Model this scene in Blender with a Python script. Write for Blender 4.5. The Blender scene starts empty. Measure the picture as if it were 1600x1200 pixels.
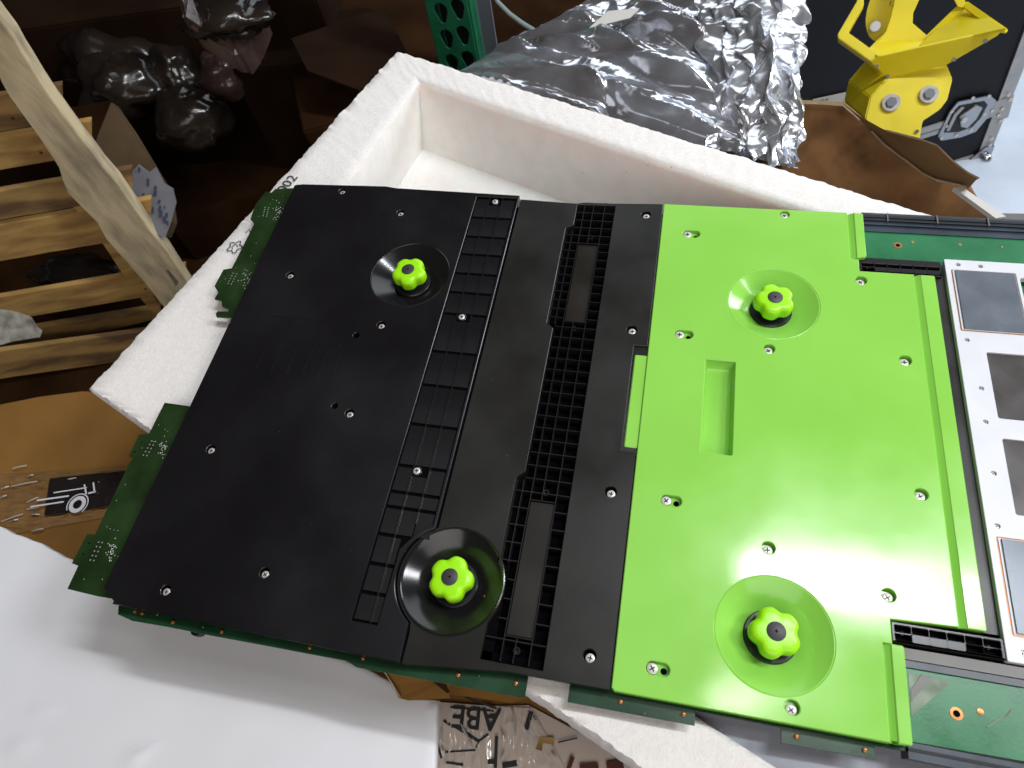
import bpy, bmesh, math, random
from math import sin, cos, pi, radians, hypot, atan2
from mathutils import Vector, Matrix, noise
from mathutils.geometry import tessellate_polygon

# ------------------------------------------------------------------ camera
S = bpy.context.scene
COL = S.collection
F = 1036.64                                    # focal length in pixels of a 1600 px wide frame
ROT = Matrix(((0.97410559, -0.10197883, 0.20178856),
              (0.18864784, 0.85853668, -0.47678796),
              (-0.1246206, 0.5025088, 0.85554346)))
CAM = Vector((0, 0, 0.5))
cd = bpy.data.cameras.new("camera")
cam = bpy.data.objects.new("camera", cd); COL.objects.link(cam)
cd.sensor_width = 36; cd.lens = 36 * F / 1600
cd.clip_start = 0.02; cd.clip_end = 60
cam.matrix_world = Matrix.Translation(CAM) @ ROT.to_4x4()
cd.dof.use_dof = True; cd.dof.focus_distance = 0.62; cd.dof.aperture_fstop = 13.0
S.camera = cam

# ------------------------------------------------------------------ world, lamps, exposure
w = bpy.data.worlds.new("World"); S.world = w; w.use_nodes = True
nt = w.node_tree; bg = nt.nodes["Background"]
bg.inputs[0].default_value = (0.68, 0.58, 0.52, 1); bg.inputs[1].default_value = 0.042
S.view_settings.view_transform = 'Standard'; S.view_settings.look = 'None'
S.view_settings.gamma = 1; S.view_settings.exposure = -0.50

def area(name, loc, target, sx, sy, watts, color, spread=180):
    l = bpy.data.lights.new(name, 'AREA'); l.shape = 'RECTANGLE'; l.size = sx; l.size_y = sy
    l.energy = watts; l.color = color; l.spread = radians(spread)
    o = bpy.data.objects.new(name, l); COL.objects.link(o); o.location = loc
    d = (Vector(target) - Vector(loc)).normalized()
    o.rotation_euler = d.to_track_quat('-Z', 'Y').to_euler()
    return o
area("door_light", (3.0, 2.55, 0.85), (0.0, 0.3, -0.1), 1.3, 1.2, 92, (0.86, 0.94, 1.0))
area("skylight_window", (0.97, 0.885, 2.5), (0.97, 0.885, 0), 0.95, 0.115, 52, (0.93, 0.97, 1.0))
area("side_window", (1.85, 0.66, 1.95), (-0.15, 0.1, 0), 0.4, 0.6, 40, (0.95, 0.97, 1.0))
area("sheen_fill", (-0.1, 0.72, 2.4), (-0.1, 0.72, 0), 2.0, 0.9, 3.6, (0.95, 0.97, 1.0))  # added dim lamp giving the black covers a grey sheen
area("rear_fill", (0.6, -1.75, 1.7), (0.1, 0.25, 0), 2.8, 1.8, 28, (1.0, 0.95, 0.91), 130)  # added fill behind the camera, brightens without highlights
area("foil_fill", (1.2, 5.2, 2.5), (0.1, 0.8, -0.2), 5.0, 2.8, 60, (0.86, 0.93, 1.0), 120)  # added lamp out of view for the foil bag to reflect
area("ceiling_lamp", (0.46, 0.34, 2.2), (0.2, 0.2, 0), 0.10, 0.26, 3.2, (1, 0.98, 0.95))

# ------------------------------------------------------------------ picture helpers: a ray of the photograph met with a real plane
def rd(px, py): return ROT @ Vector(((px - 800) / F, (600 - py) / F, -1))
def W(px, py, z):
    d = rd(px, py); return CAM + d * ((z - 0.5) / d.z)
def PT(px, py, t): return CAM + rd(px, py).normalized() * t
def PL(px, py, a, n):
    d = rd(px, py); return CAM + d * ((a - CAM).dot(n) / d.dot(n))

# ------------------------------------------------------------------ materials
def mat(name, col, rough=0.5, metal=0.0, spec=0.5, var=0.0, vscale=20, col2=None, bump=0.0, bscale=200,
        coat=0.0, specks=None, trans=0.0, alpha=1.0, stretch=None, sss=0.0, aniso=None, detail=4, contrast=(0.35, 0.65), rv=0.06):
    m = bpy.data.materials.new(name); m.use_nodes = True
    n = m.node_tree.nodes; L = m.node_tree.links; b = n["Principled BSDF"]
    c4 = (*col, 1)
    b.inputs["Base Color"].default_value = c4
    b.inputs["Roughness"].default_value = rough; b.inputs["Metallic"].default_value = metal
    b.inputs["Specular IOR Level"].default_value = spec
    b.inputs["Coat Weight"].default_value = coat; b.inputs["Coat Roughness"].default_value = 0.12
    b.inputs["Transmission Weight"].default_value = trans; b.inputs["Alpha"].default_value = alpha
    if sss:
        b.inputs["Subsurface Weight"].default_value = sss; b.inputs["Subsurface Scale"].default_value = 0.01 if sss < .3 else 0.03
    tc = n.new("ShaderNodeTexCoord"); mp = n.new("ShaderNodeMapping"); L.new(tc.outputs["Object"], mp.inputs[0])
    if stretch: mp.inputs["Scale"].default_value = stretch
    out = None
    if var or col2:
        t = n.new("ShaderNodeTexNoise"); t.inputs["Scale"].default_value = vscale; t.inputs["Detail"].default_value = detail
        L.new(mp.outputs[0], t.inputs["Vector"])
        r = n.new("ShaderNodeValToRGB"); L.new(t.outputs[0], r.inputs[0])
        r.color_ramp.elements[0].position = contrast[0]; r.color_ramp.elements[1].position = contrast[1]
        c2 = col2 or tuple(min(1, x * (1 + var)) for x in col)
        c1 = col if col2 else tuple(x * (1 - var) for x in col)
        r.color_ramp.elements[0].color = (*c1, 1); r.color_ramp.elements[1].color = (*c2, 1)
        out = r.outputs[0]
        rr = n.new("ShaderNodeMapRange"); L.new(t.outputs[0], rr.inputs[0])
        rr.inputs[3].default_value = max(0.02, rough - rv); rr.inputs[4].default_value = min(1, rough + rv); rr.inputs[1].default_value = .3; rr.inputs[2].default_value = .7
        L.new(rr.outputs[0], b.inputs["Roughness"])
    if specks:
        sc, size, sc_col = specks
        v = n.new("ShaderNodeTexVoronoi"); v.inputs["Scale"].default_value = sc; L.new(tc.outputs["Object"], v.inputs["Vector"])
        cr = n.new("ShaderNodeValToRGB"); cr.color_ramp.elements[0].position = size * 0.5; cr.color_ramp.elements[1].position = size
        cr.color_ramp.elements[0].color = (1, 1, 1, 1); cr.color_ramp.elements[1].color = (0, 0, 0, 1)
        L.new(v.outputs["Distance"], cr.inputs[0])
        mx = n.new("ShaderNodeMix"); mx.data_type = 'RGBA'; L.new(cr.outputs[0], mx.inputs[0])
        if out: L.new(out, mx.inputs[6])
        else: mx.inputs[6].default_value = c4
        mx.inputs[7].default_value = (*sc_col, 1); out = mx.outputs[2]
    if out: L.new(out, b.inputs["Base Color"])
    if bump:
        t = n.new("ShaderNodeTexNoise"); t.inputs["Scale"].default_value = bscale; t.inputs["Detail"].default_value = 3
        L.new(mp.outputs[0], t.inputs["Vector"])
        bp = n.new("ShaderNodeBump"); bp.inputs["Strength"].default_value = bump; bp.inputs["Distance"].default_value = 0.001
        L.new(t.outputs[0], bp.inputs["Height"]); L.new(bp.outputs[0], b.inputs["Normal"])
    return m

M = {}
M['green'] = mat("green_plastic", (0.265, 0.61, 0.085), 0.16, specks=(330, 0.09, (0.20, 0.48, 0.06)), bump=0.02, bscale=900, var=0.03, vscale=11, rv=0.08)
M['knob'] = mat("knob_plastic", (0.34, 0.80, 0.008), 0.3, bump=0.06, bscale=700, sss=0.15)
M['black'] = mat("black_plastic", (0.0085, 0.0075, 0.0085), 0.27, var=0.15, vscale=9, rv=0.13, bump=0.05, bscale=900, specks=(70, 0.022, (0.12, 0.12, 0.13)))
M['black2'] = mat("matt_black_plastic", (0.0145, 0.0135, 0.012), 0.36, spec=0.38, var=0.18, vscale=10, rv=0.14, bump=0.06, bscale=900, specks=(60, 0.022, (0.16, 0.16, 0.15)))
M['rib'] = mat("rib_plastic", (0.011, 0.010, 0.011), 0.25, spec=0.4)
M['pit'] = mat("pit_plastic", (0.0025, 0.002, 0.003), 0.7, spec=0.03)  # near black, shade of the recesses put into the colour
M['brownpanel'] = mat("smoked_panel", (0.014, 0.011, 0.008), 0.28, var=0.2, vscale=20)
M['dish'] = mat('dish_black_plastic', (0.010, 0.0095, 0.010), 0.17, bump=0.02, bscale=900)
M['hub'] = mat("hub_rubber", (0.012, 0.012, 0.013), 0.32)
M['cap'] = mat("cap_dark_steel", (0.045, 0.041, 0.043), 0.5, metal=0.1)
M['steel'] = mat("zinc_steel", (0.66, 0.63, 0.58), 0.35, metal=0.35)
M['recess'] = mat("screw_recess", (0.02, 0.02, 0.02), 0.5, metal=0.3)
M['pcb'] = mat("green_solder_mask", (0.010, 0.045, 0.018), 0.3, var=0.25, vscale=30, bump=0.05, bscale=500)
M['pcb2'] = mat("olive_solder_mask", (0.016, 0.036, 0.010), 0.33, var=0.35, vscale=22, bump=0.05, bscale=500)
M['pcb3'] = mat("bright_green_solder_mask", (0.006, 0.15, 0.048), 0.3, var=0.12, vscale=25, bump=0.04, bscale=500)
M['copper'] = mat("copper_pad", (0.42, 0.17, 0.05), 0.35, metal=0.6)
M['solder'] = mat("solder", (0.5, 0.5, 0.46), 0.35, metal=0.6)
M['white'] = mat("white_painted_metal", (0.66, 0.66, 0.70), 0.4, var=0.03, vscale=25)
M['lid'] = mat("grey_chip_lid", (0.13, 0.15, 0.18), 0.25, metal=0.15, var=0.08, vscale=30)
M['darklid'] = mat("dark_chip_window", (0.055, 0.047, 0.045), 0.3, var=0.1, vscale=30)
M['bluerail'] = mat("blue_black_rail", (0.016, 0.026, 0.042), 0.33, var=0.3, vscale=40)
M['greyrail'] = mat("grey_brown_rail", (0.12, 0.11, 0.10), 0.4, var=0.1, vscale=30)
M['film'] = mat("clear_tape_film", (0.16, 0.20, 0.14), 0.2, var=0.15, vscale=60)
M['foam'] = mat("white_foam", (0.90, 0.87, 0.83), 0.85, spec=0.2, var=0.03, vscale=40, bump=0.25, bscale=420, sss=0.5, specks=(38, 0.03, (0.3, 0.27, 0.22)))
M['foamrim'] = mat("rough_cut_foam", (0.84, 0.80, 0.77), 0.9, spec=0.15, var=0.035, vscale=260, bump=0.5, bscale=600)
M['sheet'] = mat("white_foam_sheet", (0.78, 0.78, 0.81), 0.5, spec=0.35, var=0.02, vscale=8, bump=0.12, bscale=30)
M['ink'] = mat("black_ink", (0.02, 0.02, 0.022), 0.7)
M['redink'] = mat("red_brown_ink", (0.10, 0.018, 0.012), 0.6)
M['card'] = mat("cardboard", (0.24, 0.12, 0.032), 0.8, spec=0.08, var=0.10, vscale=12, bump=0.15, bscale=120)
M['cardd'] = mat("shade_dark_cardboard", (0.034, 0.015, 0.006), 0.9, spec=0.03, var=0.35, vscale=6)  # brown darkened to stand in for shade at upper left
M['cardm'] = mat("brown_torn_cardboard", (0.19, 0.095, 0.04), 0.85, spec=0.06, var=0.5, vscale=14, detail=3, bump=0.12, bscale=90)
M['cardedge'] = mat("pale_cardboard_edge", (0.48, 0.34, 0.2), 0.85, var=0.2, vscale=80)
M['wrapwhite'] = mat("white_printed_carton", (0.62, 0.52, 0.45), 0.5, var=0.08, vscale=10)
M['tape'] = mat("clear_tape", (0.25, 0.135, 0.05), 0.14, spec=0.9, coat=0.6, var=0.2, vscale=15, bump=1.0, bscale=45, stretch=(0.35, 1, 1))
M['tape2'] = mat("wrinkled_clear_tape", (0.62, 0.53, 0.46), 0.12, spec=0.8, var=0.1, vscale=15, bump=.5, bscale=60, stretch=(1.6, 0.4, 1))
M['scrap'] = mat('grey_plastic_scrap', (0.26, 0.24, 0.2), 0.45, var=0.35, vscale=60, bump=1.0, bscale=90)
M['paleglint'] = mat('pale_glint_film', (0.5, 0.45, 0.4), 0.2, spec=1.0, coat=1.0)  # pale colour standing in for glints on clear film
M['blacktape'] = mat("black_printed_tape", (0.018, 0.014, 0.013), 0.16, spec=0.6, bump=0.9, bscale=55, stretch=(0.4, 1, 1))
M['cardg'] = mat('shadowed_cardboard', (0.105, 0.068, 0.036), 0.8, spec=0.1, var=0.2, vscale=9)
M['wood'] = mat("pallet_pine", (0.58, 0.36, 0.12), 0.8, spec=0.08, col2=(0.34, 0.19, 0.07), vscale=30, stretch=(0.10, 1, 1.8), bump=0.4, bscale=120, detail=6)
M['cardl'] = mat('torn_flap_cardboard', (0.21, 0.115, 0.048), 0.85, spec=0.08, var=0.2, vscale=9)
M['woodg'] = mat("weathered_pallet_pine", (0.66, 0.53, 0.33), 0.8, spec=0.08, col2=(0.27, 0.22, 0.15), vscale=30, stretch=(1.2, 1.2, 0.3), bump=0.5, bscale=140, detail=7, contrast=(0.4, 0.72))
M['woodl'] = mat("stained_pallet_pine", (0.50, 0.31, 0.11), 0.8, spec=0.08, col2=(0.17, 0.10, 0.05), vscale=12, stretch=(0.16, 1, 1.6), bump=0.4, bscale=120, detail=6, contrast=(0.42, 0.6))
M['nail'] = mat("rusty_nail", (0.07, 0.025, 0.012), 0.7)
M['rack'] = mat("green_rack_paint", (0.008, 0.13, 0.055), 0.3, spec=0.6, var=0.15, vscale=30, bump=0.2, bscale=60)
M['rackside'] = mat("grey_rack_side", (0.16, 0.17, 0.20), 0.4, metal=0.3)
M['rackhole'] = mat("rack_inside", (0.006, 0.012, 0.010), 0.7)
M['cable'] = mat("grey_green_cable", (0.28, 0.36, 0.34), 0.4)
M['foil'] = mat("antistatic_foil", (0.55, 0.54, 0.56), 0.2, metal=0.8, col2=(0.90, 0.93, 1.0), vscale=16, bump=0.15, bscale=60)  # light and dark mottling imitates reflections in the foil colour
M['foild'] = mat("reflection_toned_foil", (0.52, 0.49, 0.50), 0.15, metal=0.85, col2=(0.85, 0.90, 1.0), vscale=11, bump=0.06, bscale=30, stretch=(1, 2.2, 1))  # stretched tone variation stands in for reflections on the flatter foil
M['label'] = mat("paper_label", (0.55, 0.52, 0.48), 0.7)
M['yellow'] = mat("yellow_powder_coat", (0.78, 0.64, 0.012), 0.42, var=0.05, vscale=20, bump=0.08, bscale=900)
M['case'] = mat("black_case_laminate", (0.007, 0.007, 0.010), 0.55, spec=0.25, var=0.3, vscale=30, bump=0.2, bscale=500)
M['alu'] = mat("case_aluminium", (0.42, 0.40, 0.38), 0.38, metal=0.55, var=0.1, vscale=40)
M['alud'] = mat("latch_steel", (0.42, 0.43, 0.45), 0.22, metal=0.9)
M['floor'] = mat("concrete_floor", (0.50, 0.56, 0.66), 0.6, var=0.12, vscale=5, bump=0.2, bscale=60, detail=8)
M['greybag'] = mat("grey_antistatic_film", (0.30, 0.31, 0.36), 0.45, metal=0.0, specks=(90, 0.05, (0.3, 0.34, 0.4)), bump=0.3, bscale=30)
M['plastic'] = mat("dark_glossy_wrap", (0.007, 0.006, 0.006), 0.16, spec=0.45, col2=(0.026, 0.018, 0.013), vscale=9, bump=0.4, bscale=40)
M['redplastic'] = mat("dark_red_wrap", (0.05, 0.008, 0.008), 0.3, var=0.4, vscale=14)
M['pinkwrap'] = mat("brown_pink_wrap", (0.06, 0.035, 0.03), 0.18, spec=0.7, var=0.4, vscale=12, bump=0.4, bscale=50)
M['shadeboard'] = mat("shade_dark_board", (0.018, 0.009, 0.005), 0.9, spec=0.03, var=0.3, vscale=6)  # near black tone, shade put into the colour of the far boxes
M['clearbag'] = mat("clear_bag_film", (0.17, 0.15, 0.125), 0.4, spec=0.8, var=0.25, vscale=20, bump=1.0, bscale=60)
M['paper'] = mat("printed_paper", (0.13, 0.125, 0.14), 0.7, var=0.1, vscale=40)
M['blueink'] = mat("blue_ink", (0.01, 0.014, 0.05), 0.6)

# ------------------------------------------------------------------ object helpers
WLOC = {}
def reg(o, loc, parent):
    loc = Vector(loc)
    if parent is not None:
        o.parent = parent; o.location = loc - WLOC[parent.name]
    else: o.location = loc
    WLOC[o.name] = loc
def tag(o, label=None, cat=None, group=None, kind=None):
    if label: o['label'] = label
    if cat: o['category'] = cat
    if group: o['group'] = group
    if kind: o['kind'] = kind
    return o
def thing(name, loc, label, cat, group=None):
    o = bpy.data.objects.new(name, None); COL.objects.link(o); o.empty_display_size = 0.02
    reg(o, loc, None); return tag(o, label, cat, group)
def mk(name, verts, faces, m, parent=None, smooth=False, origin=None, autos=None):
    vs = [Vector(v) for v in verts]
    if origin is None:
        origin = sum(vs, Vector()) / len(vs)
    origin = Vector(origin)
    me = bpy.data.meshes.new(name)
    me.from_pydata([tuple(v - origin) for v in vs], [], faces); me.update()
    bm = bmesh.new(); bm.from_mesh(me); bmesh.ops.recalc_face_normals(bm, faces=bm.faces); bm.to_mesh(me); bm.free()
    ms = m if isinstance(m, (list, tuple)) else [m]
    for x in ms: me.materials.append(x)
    if smooth:
        for p in me.polygons: p.use_smooth = True
        if autos is not None:
            try: me.set_sharp_from_angle(angle=radians(autos))
            except Exception: pass
    o = bpy.data.objects.new(name, me); COL.objects.link(o); reg(o, origin, parent)
    return o
def copyat(src, loc, parent, name=None):
    c = src.copy(); COL.objects.link(c)
    loc = Vector(loc)
    c.parent = parent
    c.location = loc - WLOC[parent.name] if parent is not None else loc
    WLOC[c.name] = loc
    return c

mm = 0.001
def offset_loop(pts, d):
    """inward offset of a closed loop (positive d = towards the left of travel)"""
    n = len(pts); out = []
    for i in range(n):
        p0, p1, p2 = Vector(pts[i - 1]), Vector(pts[i]), Vector(pts[(i + 1) % n])
        a = (p1 - p0); b = (p2 - p1)
        if a.length < 1e-9 or b.length < 1e-9: out.append(tuple(p1)); continue
        a.normalize(); b.normalize()
        na = Vector((-a.y, a.x)); nb = Vector((-b.y, b.x))
        k = na + nb
        q = k.dot(k)
        if q < 0.3: out.append(tuple(p1 + na * d)); continue
        out.append(tuple(p1 + k * (2 * d / q)))
    return out
def area2(p): return sum(p[i - 1][0] * p[i][1] - p[i][0] * p[i - 1][1] for i in range(len(p))) / 2
def slab(name, outer, z1, z0, m, parent, holes=(), ch=0.5, unit=mm, noholewall=(), bottom=False):
    """plate with chamfered edges; outlines in millimetres; z1 top, z0 bottom; holes = list of loops"""
    loops = []
    o = list(outer);  o = o if area2(o) > 0 else o[::-1]
    loops.append(o)
    for h in holes:
        h = list(h); h = h if area2(h) < 0 else h[::-1]
        loops.append(h)
    verts = []; faces = []
    tops = []
    for li, lp in enumerate(loops):
        inn = offset_loop(lp, ch)
        base = len(verts)
        n = len(lp)
        for p in inn: verts.append((p[0] * unit, p[1] * unit, z1 * unit))
        for p in lp: verts.append((p[0] * unit, p[1] * unit, (z1 - ch) * unit))
        for p in lp: verts.append((p[0] * unit, p[1] * unit, z0 * unit))
        for i in range(n):
            j = (i + 1) % n
            faces.append((base + i, base + n + i, base + n + j, base + j))
            faces.append((base + n + i, base + 2 * n + i, base + 2 * n + j, base + n + j))
        tops.append((base, inn))
    tess = tessellate_polygon([[Vector((p[0], p[1], 0)) for p in inn] for b, inn in tops])
    idx = []
    for b, inn in tops: idx += [b + i for i in range(len(inn))]
    for t in tess: faces.append(tuple(idx[i] for i in t))
    if bottom:
        faces.append(tuple(2 * len(loops[0]) + i for i in range(len(loops[0]))))
    return mk(name, verts, faces, m, parent)
def circle(cx, cy, r, n=32, a0=0):
    return [(cx + r * cos(a0 + 2 * pi * i / n), cy + r * sin(a0 + 2 * pi * i / n)) for i in range(n)]
def obround(x0, x1, y, r, n=10):
    pts = [(x1 + r * cos(-pi / 2 + pi * i / n), y + r * sin(-pi / 2 + pi * i / n)) for i in range(n + 1)]
    pts += [(x0 + r * cos(pi / 2 + pi * i / n), y + r * sin(pi / 2 + pi * i / n)) for i in range(n + 1)]
    return pts
def rrect(x0, y0, x1, y1, r, n=4):
    pts = []
    for cx, cy, a in ((x1 - r, y1 - r, 0), (x0 + r, y1 - r, pi / 2), (x0 + r, y0 + r, pi), (x1 - r, y0 + r, 1.5 * pi)):
        for i in range(n + 1):
            t = a + pi / 2 * i / n; pts.append((cx + r * cos(t), cy + r * sin(t)))
    return pts
def box(name, x0, y0, z0, x1, y1, z1, m, parent, unit=mm):
    v = [(x * unit, y * unit, z * unit) for z in (z0, z1) for x, y in ((x0, y0), (x1, y0), (x1, y1), (x0, y1))]
    f = [(0, 3, 2, 1), (4, 5, 6, 7), (0, 1, 5, 4), (1, 2, 6, 5), (2, 3, 7, 6), (3, 0, 4, 7)]
    return mk(name, v, f, m, parent)
def lathe(name, cx, cy, prof, m, parent, seg=64, rfun=None, smooth=True, autos=40, unit=mm, cap=True):
    """prof: (radius or factor, z) from outside in; last radius 0 closes"""
    verts = []; faces = []
    for (r, z) in prof:
        for i in range(seg):
            a = 2 * pi * i / seg
            rr = r * (rfun(a) if rfun else 1)
            verts.append(((cx + rr * cos(a)) * unit, (cy + rr * sin(a)) * unit, z * unit))
    for k in range(len(prof) - 1):
        for i in range(seg):
            j = (i + 1) % seg
            faces.append((k * seg + i, k * seg + j, (k + 1) * seg + j, (k + 1) * seg + i))
    if cap: faces.append(tuple((len(prof) - 1) * seg + i for i in range(seg)))
    return mk(name, verts, faces, m, parent, smooth, autos=autos, origin=(cx * unit, cy * unit, prof[-1][1] * unit))
def tube(name, pts, r, m, parent, seg=10):
    verts = []; faces = []
    n = len(pts); pts = [Vector(p) for p in pts]
    for i, p in enumerate(pts):
        t = (pts[min(i + 1, n - 1)] - pts[max(i - 1, 0)]).normalized()
        a = t.cross(Vector((0, 0, 1)));
        if a.length < 1e-3: a = t.cross(Vector((0, 1, 0)))
        a.normalize(); b = t.cross(a)
        for k in range(seg):
            q = 2 * pi * k / seg; verts.append(p + (a * cos(q) + b * sin(q)) * r)
    for i in range(n - 1):
        for k in range(seg):
            l = (k + 1) % seg; faces.append((i * seg + k, i * seg + l, (i + 1) * seg + l, (i + 1) * seg + k))
    faces += [tuple(range(seg)), tuple((n - 1) * seg + k for k in range(seg))]
    return mk(name, verts, faces, m, parent, True, autos=50)
def extrude_poly(name, pts3, vec, m, parent, bevel=0.0):
    """solid from a (near) planar polygon of world points pushed along vec"""
    pts3 = [Vector(p) for p in pts3]; n = len(pts3); vec = Vector(vec)
    tess = tessellate_polygon([pts3])
    verts = pts3 + [p + vec for p in pts3]
    faces = [tuple(t) for t in tess] + [tuple(i + n for i in t)[::-1] for t in tess]
    for i in range(n):
        j = (i + 1) % n; faces.append((i, j, j + n, i + n))
    o = mk(name, verts, faces, m, parent)
    if bevel:
        bm = bmesh.new(); bm.from_mesh(o.data)
        bmesh.ops.dissolve_limit(bm, angle_limit=radians(2), verts=bm.verts, edges=bm.edges)
        bmesh.ops.bevel(bm, geom=bm.edges[:], offset=bevel, segments=2, affect='EDGES', clamp_overlap=True)
        bm.to_mesh(o.data); bm.free()
    return o
def obox(name, o, u, v, w_, m, parent, bevel=0.0):
    """box from corner o with edge vectors"""
    o = Vector(o); return extrude_poly(name, [o, o + u, o + u + v, o + v], w_, m, parent, bevel)
def textmesh(name, body, origin, xdir, ydir, size, m, parent, lift=0.0004, bold=0.0):
    cu = bpy.data.curves.new(name, 'FONT'); cu.body = body; cu.size = size; cu.extrude = 0.0001; cu.offset = bold
    cu.resolution_u = 3
    tmp = bpy.data.objects.new(name + "_tmp", cu); COL.objects.link(tmp)
    bpy.context.view_layer.update()
    me = bpy.data.meshes.new_from_object(tmp); bpy.data.objects.remove(tmp)
    x = Vector(xdir).normalized(); y = Vector(ydir); y = (y - x * y.dot(x)).normalized(); z = x.cross(y)
    R = Matrix((x, y, z)).transposed().to_4x4(); me.transform(R)
    me.materials.clear(); me.materials.append(m)
    o = bpy.data.objects.new(name, me); COL.objects.link(o)
    reg(o, Vector(origin) + z * lift * (1 if z.z > 0 else 1), parent)
    return o
def strip(name, pts, wid, z, m, parent, unit=1.0, nrm=Vector((0, 0, 1)), th=0.0003):
    """thin print line along world points (given as Vectors) lying on a surface with normal nrm"""
    vs = []; fs = []
    n = len(pts)
    for i, p in enumerate(pts):
        t = (pts[min(i + 1, n - 1)] - pts[max(i - 1, 0)]).normalized(); a = t.cross(nrm).normalized() * wid / 2
        q = p + nrm * th
        vs += [q - a, q + a]
        if i: k = 2 * i; fs.append((k - 2, k - 1, k + 1, k))
    return mk(name, vs, fs, m, parent)

rnd = random.Random(4)

# ------------------------------------------------------------------ floor
mk("floor", [(-6, -3, -0.8), (6, -3, -0.8), (6, 7, -0.8), (-6, 7, -0.8)], [(0, 1, 2, 3)], M['floor'])['kind'] = 'structure'

# ================================================================== TRAY
def foam_tray():
    O = [(-382, 792), (-557, 237), (-474, 194), (-64, 47), (14, 10), (420, -152), (640, 373)]
    # four sided loops sampled side by side: left, lower, right, upper
    def sample(cs, steps, jag, z, key):
        pts = []
        n = len(cs)
        for i in range(n):
            a = Vector(cs[i]); b = Vector(cs[(i + 1) % n])
            for k in range(steps[i]):
                p = a.lerp(b, k / steps[i])
                d = (b - a).normalized(); nn = Vector((-d.y, d.x))
                h = noise.noise(Vector((p.x * 0.21, p.y * 0.21, key))) * 0.75 + noise.noise(Vector((p.x * 0.045, p.y * 0.045, key + 3))) * 0.45
                p = p + nn * h * jag
                pts.append((p.x, p.y, z + noise.noise(Vector((p.x * .1, p.y * .1, key + 9))) * jag * 0.5))
        return pts
    out = [(-382, 792), (-557, 237), (420, -152), (640, 373)]
    inn = [(-332, 727), (-432, 240), (405, -95), (560, 352)]
    flo = [(-345, 706), (-436, 258), (385, -80), (545, 345)]
    steps = [260, 420, 60, 420]
    def lerp2(a, b, t): return [(p[0] + (q[0] - p[0]) * t, p[1] + (q[1] - p[1]) * t) for p, q in zip(a, b)]
    loops = [sample(out, steps, 1.4, -170, 1)]
    loops.append(sample(out, steps, 2.0, -60, 2)); loops.append(sample(out, steps, 2.4, -29, 2))
    loops.append(sample(lerp2(out, inn, .04), steps, 2.2, -25.6, 2.4))
    for t in (.2, .35, .5, .65, .8, .92): loops.append(sample(lerp2(out, inn, t), steps, 1.2, -25, 4 + t * 30))
    nr = len(loops)
    loops.append(sample(inn, steps, 0.7, -27, 11)); loops.append(sample(lerp2(inn, flo, .12), steps, .5, -33, 12))
    loops.append(sample(lerp2(inn, flo, .5), steps, 0.3, -75, 13)); loops.append(sample(lerp2(inn, flo, .93), steps, 0.3, -112, 14))
    loops.append(sample(flo, steps, 0.3, -118, 15))
    cen = (20, 330)
    loops.append(sample([(p[0] + (cen[0] - p[0]) * .04, p[1] + (cen[1] - p[1]) * .04) for p in flo], steps, 0, -120, 0))
    n = len(loops[0]); verts = [(x * mm, y * mm, z * mm) for lp in loops for x, y, z in lp]; faces = []
    for k in range(len(loops) - 1):
        for i in range(n):
            j = (i + 1) % n; faces.append((k * n + i, k * n + j, (k + 1) * n + j, (k + 1) * n + i))
    faces.append(tuple((len(loops) - 1) * n + i for i in range(n)))
    t = thing("foam_tray", (-0.2, 0.4, -0.17), "rough cut white foam tray with a deep recess carrying the black and green module", "foam tray")
    o = mk("tray_body", verts, faces, [M['foam'], M['foamrim']], t, True, autos=50)
    for i, p in enumerate(o.data.polygons):
        if i < nr * n: p.material_index = 1
    # stamped marks on the rim (ink print, lying on the foam)
    d = (W(620, 78, -.025) - W(135, 605, -.025)).normalized()
    up = Vector((-d.y, d.x, 0))
    textmesh("stamped_number", "'002", W(441, 305, -.0242), d, up, 0.019, M['ink'], t, 0.0006)
    c = W(367, 386, -.0235)
    pts = [c + Vector((cos(a) * 0.0075 * (1 + .25 * cos(5 * a)), sin(a) * 0.0075 * (1 + .25 * cos(5 * a)), 0)) for a in [2 * pi * i / 40 for i in range(41)]]
    strip("stamped_symbol", pts, 0.0012, 0, M['ink'], t)
    pts = [c + Vector((cos(a) * 0.0032, sin(a) * 0.0032, 0)) for a in [2 * pi * i / 16 for i in range(12)]]
    strip("stamped_symbol", pts, 0.001, 0, M['ink'], t)
    c = W(388, 362, -.0235)
    strip("stamped_symbol", [c + Vector((-.003, -.002, 0)), c + Vector((0, .003, 0)), c + Vector((.003, -.001, 0))], 0.001, 0, M['ink'], t)
foam_tray()
# grey film lying in the tray, seen below the module at lower right
def rough_sheet(name, poly, z, amp, sc, m, label, cat, nx=60, ny=40, seed=0, thick=0.0, parent=None):
    """sheet over a quadrilateral of world xy points (a,b,c,d) with soft relief"""
    a, b, c, d = [Vector((p[0], p[1])) for p in poly]
    vs = []; fs = []
    for j in range(ny + 1):
        for i in range(nx + 1):
            u, v = i / nx, j / ny
            p = a.lerp(b, u).lerp(d.lerp(c, u), v)
            h = noise.noise(Vector((p.x * sc, p.y * sc, seed))) * amp + noise.noise(Vector((p.x * sc * 3, p.y * sc * 3, seed + 5))) * amp * .35
            vs.append((p.x, p.y, z + h))
    for j in range(ny):
        for i in range(nx):
            k = j * (nx + 1) + i; fs.append((k, k + 1, k + nx + 2, k + nx + 1))
    o = mk(name, vs, fs, m, parent, True)
    if thick:
        md = o.modifiers.new("thickness", 'SOLIDIFY'); md.thickness = thick; md.offset = -1
    if label: tag(o, label, cat)
    return o
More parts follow.
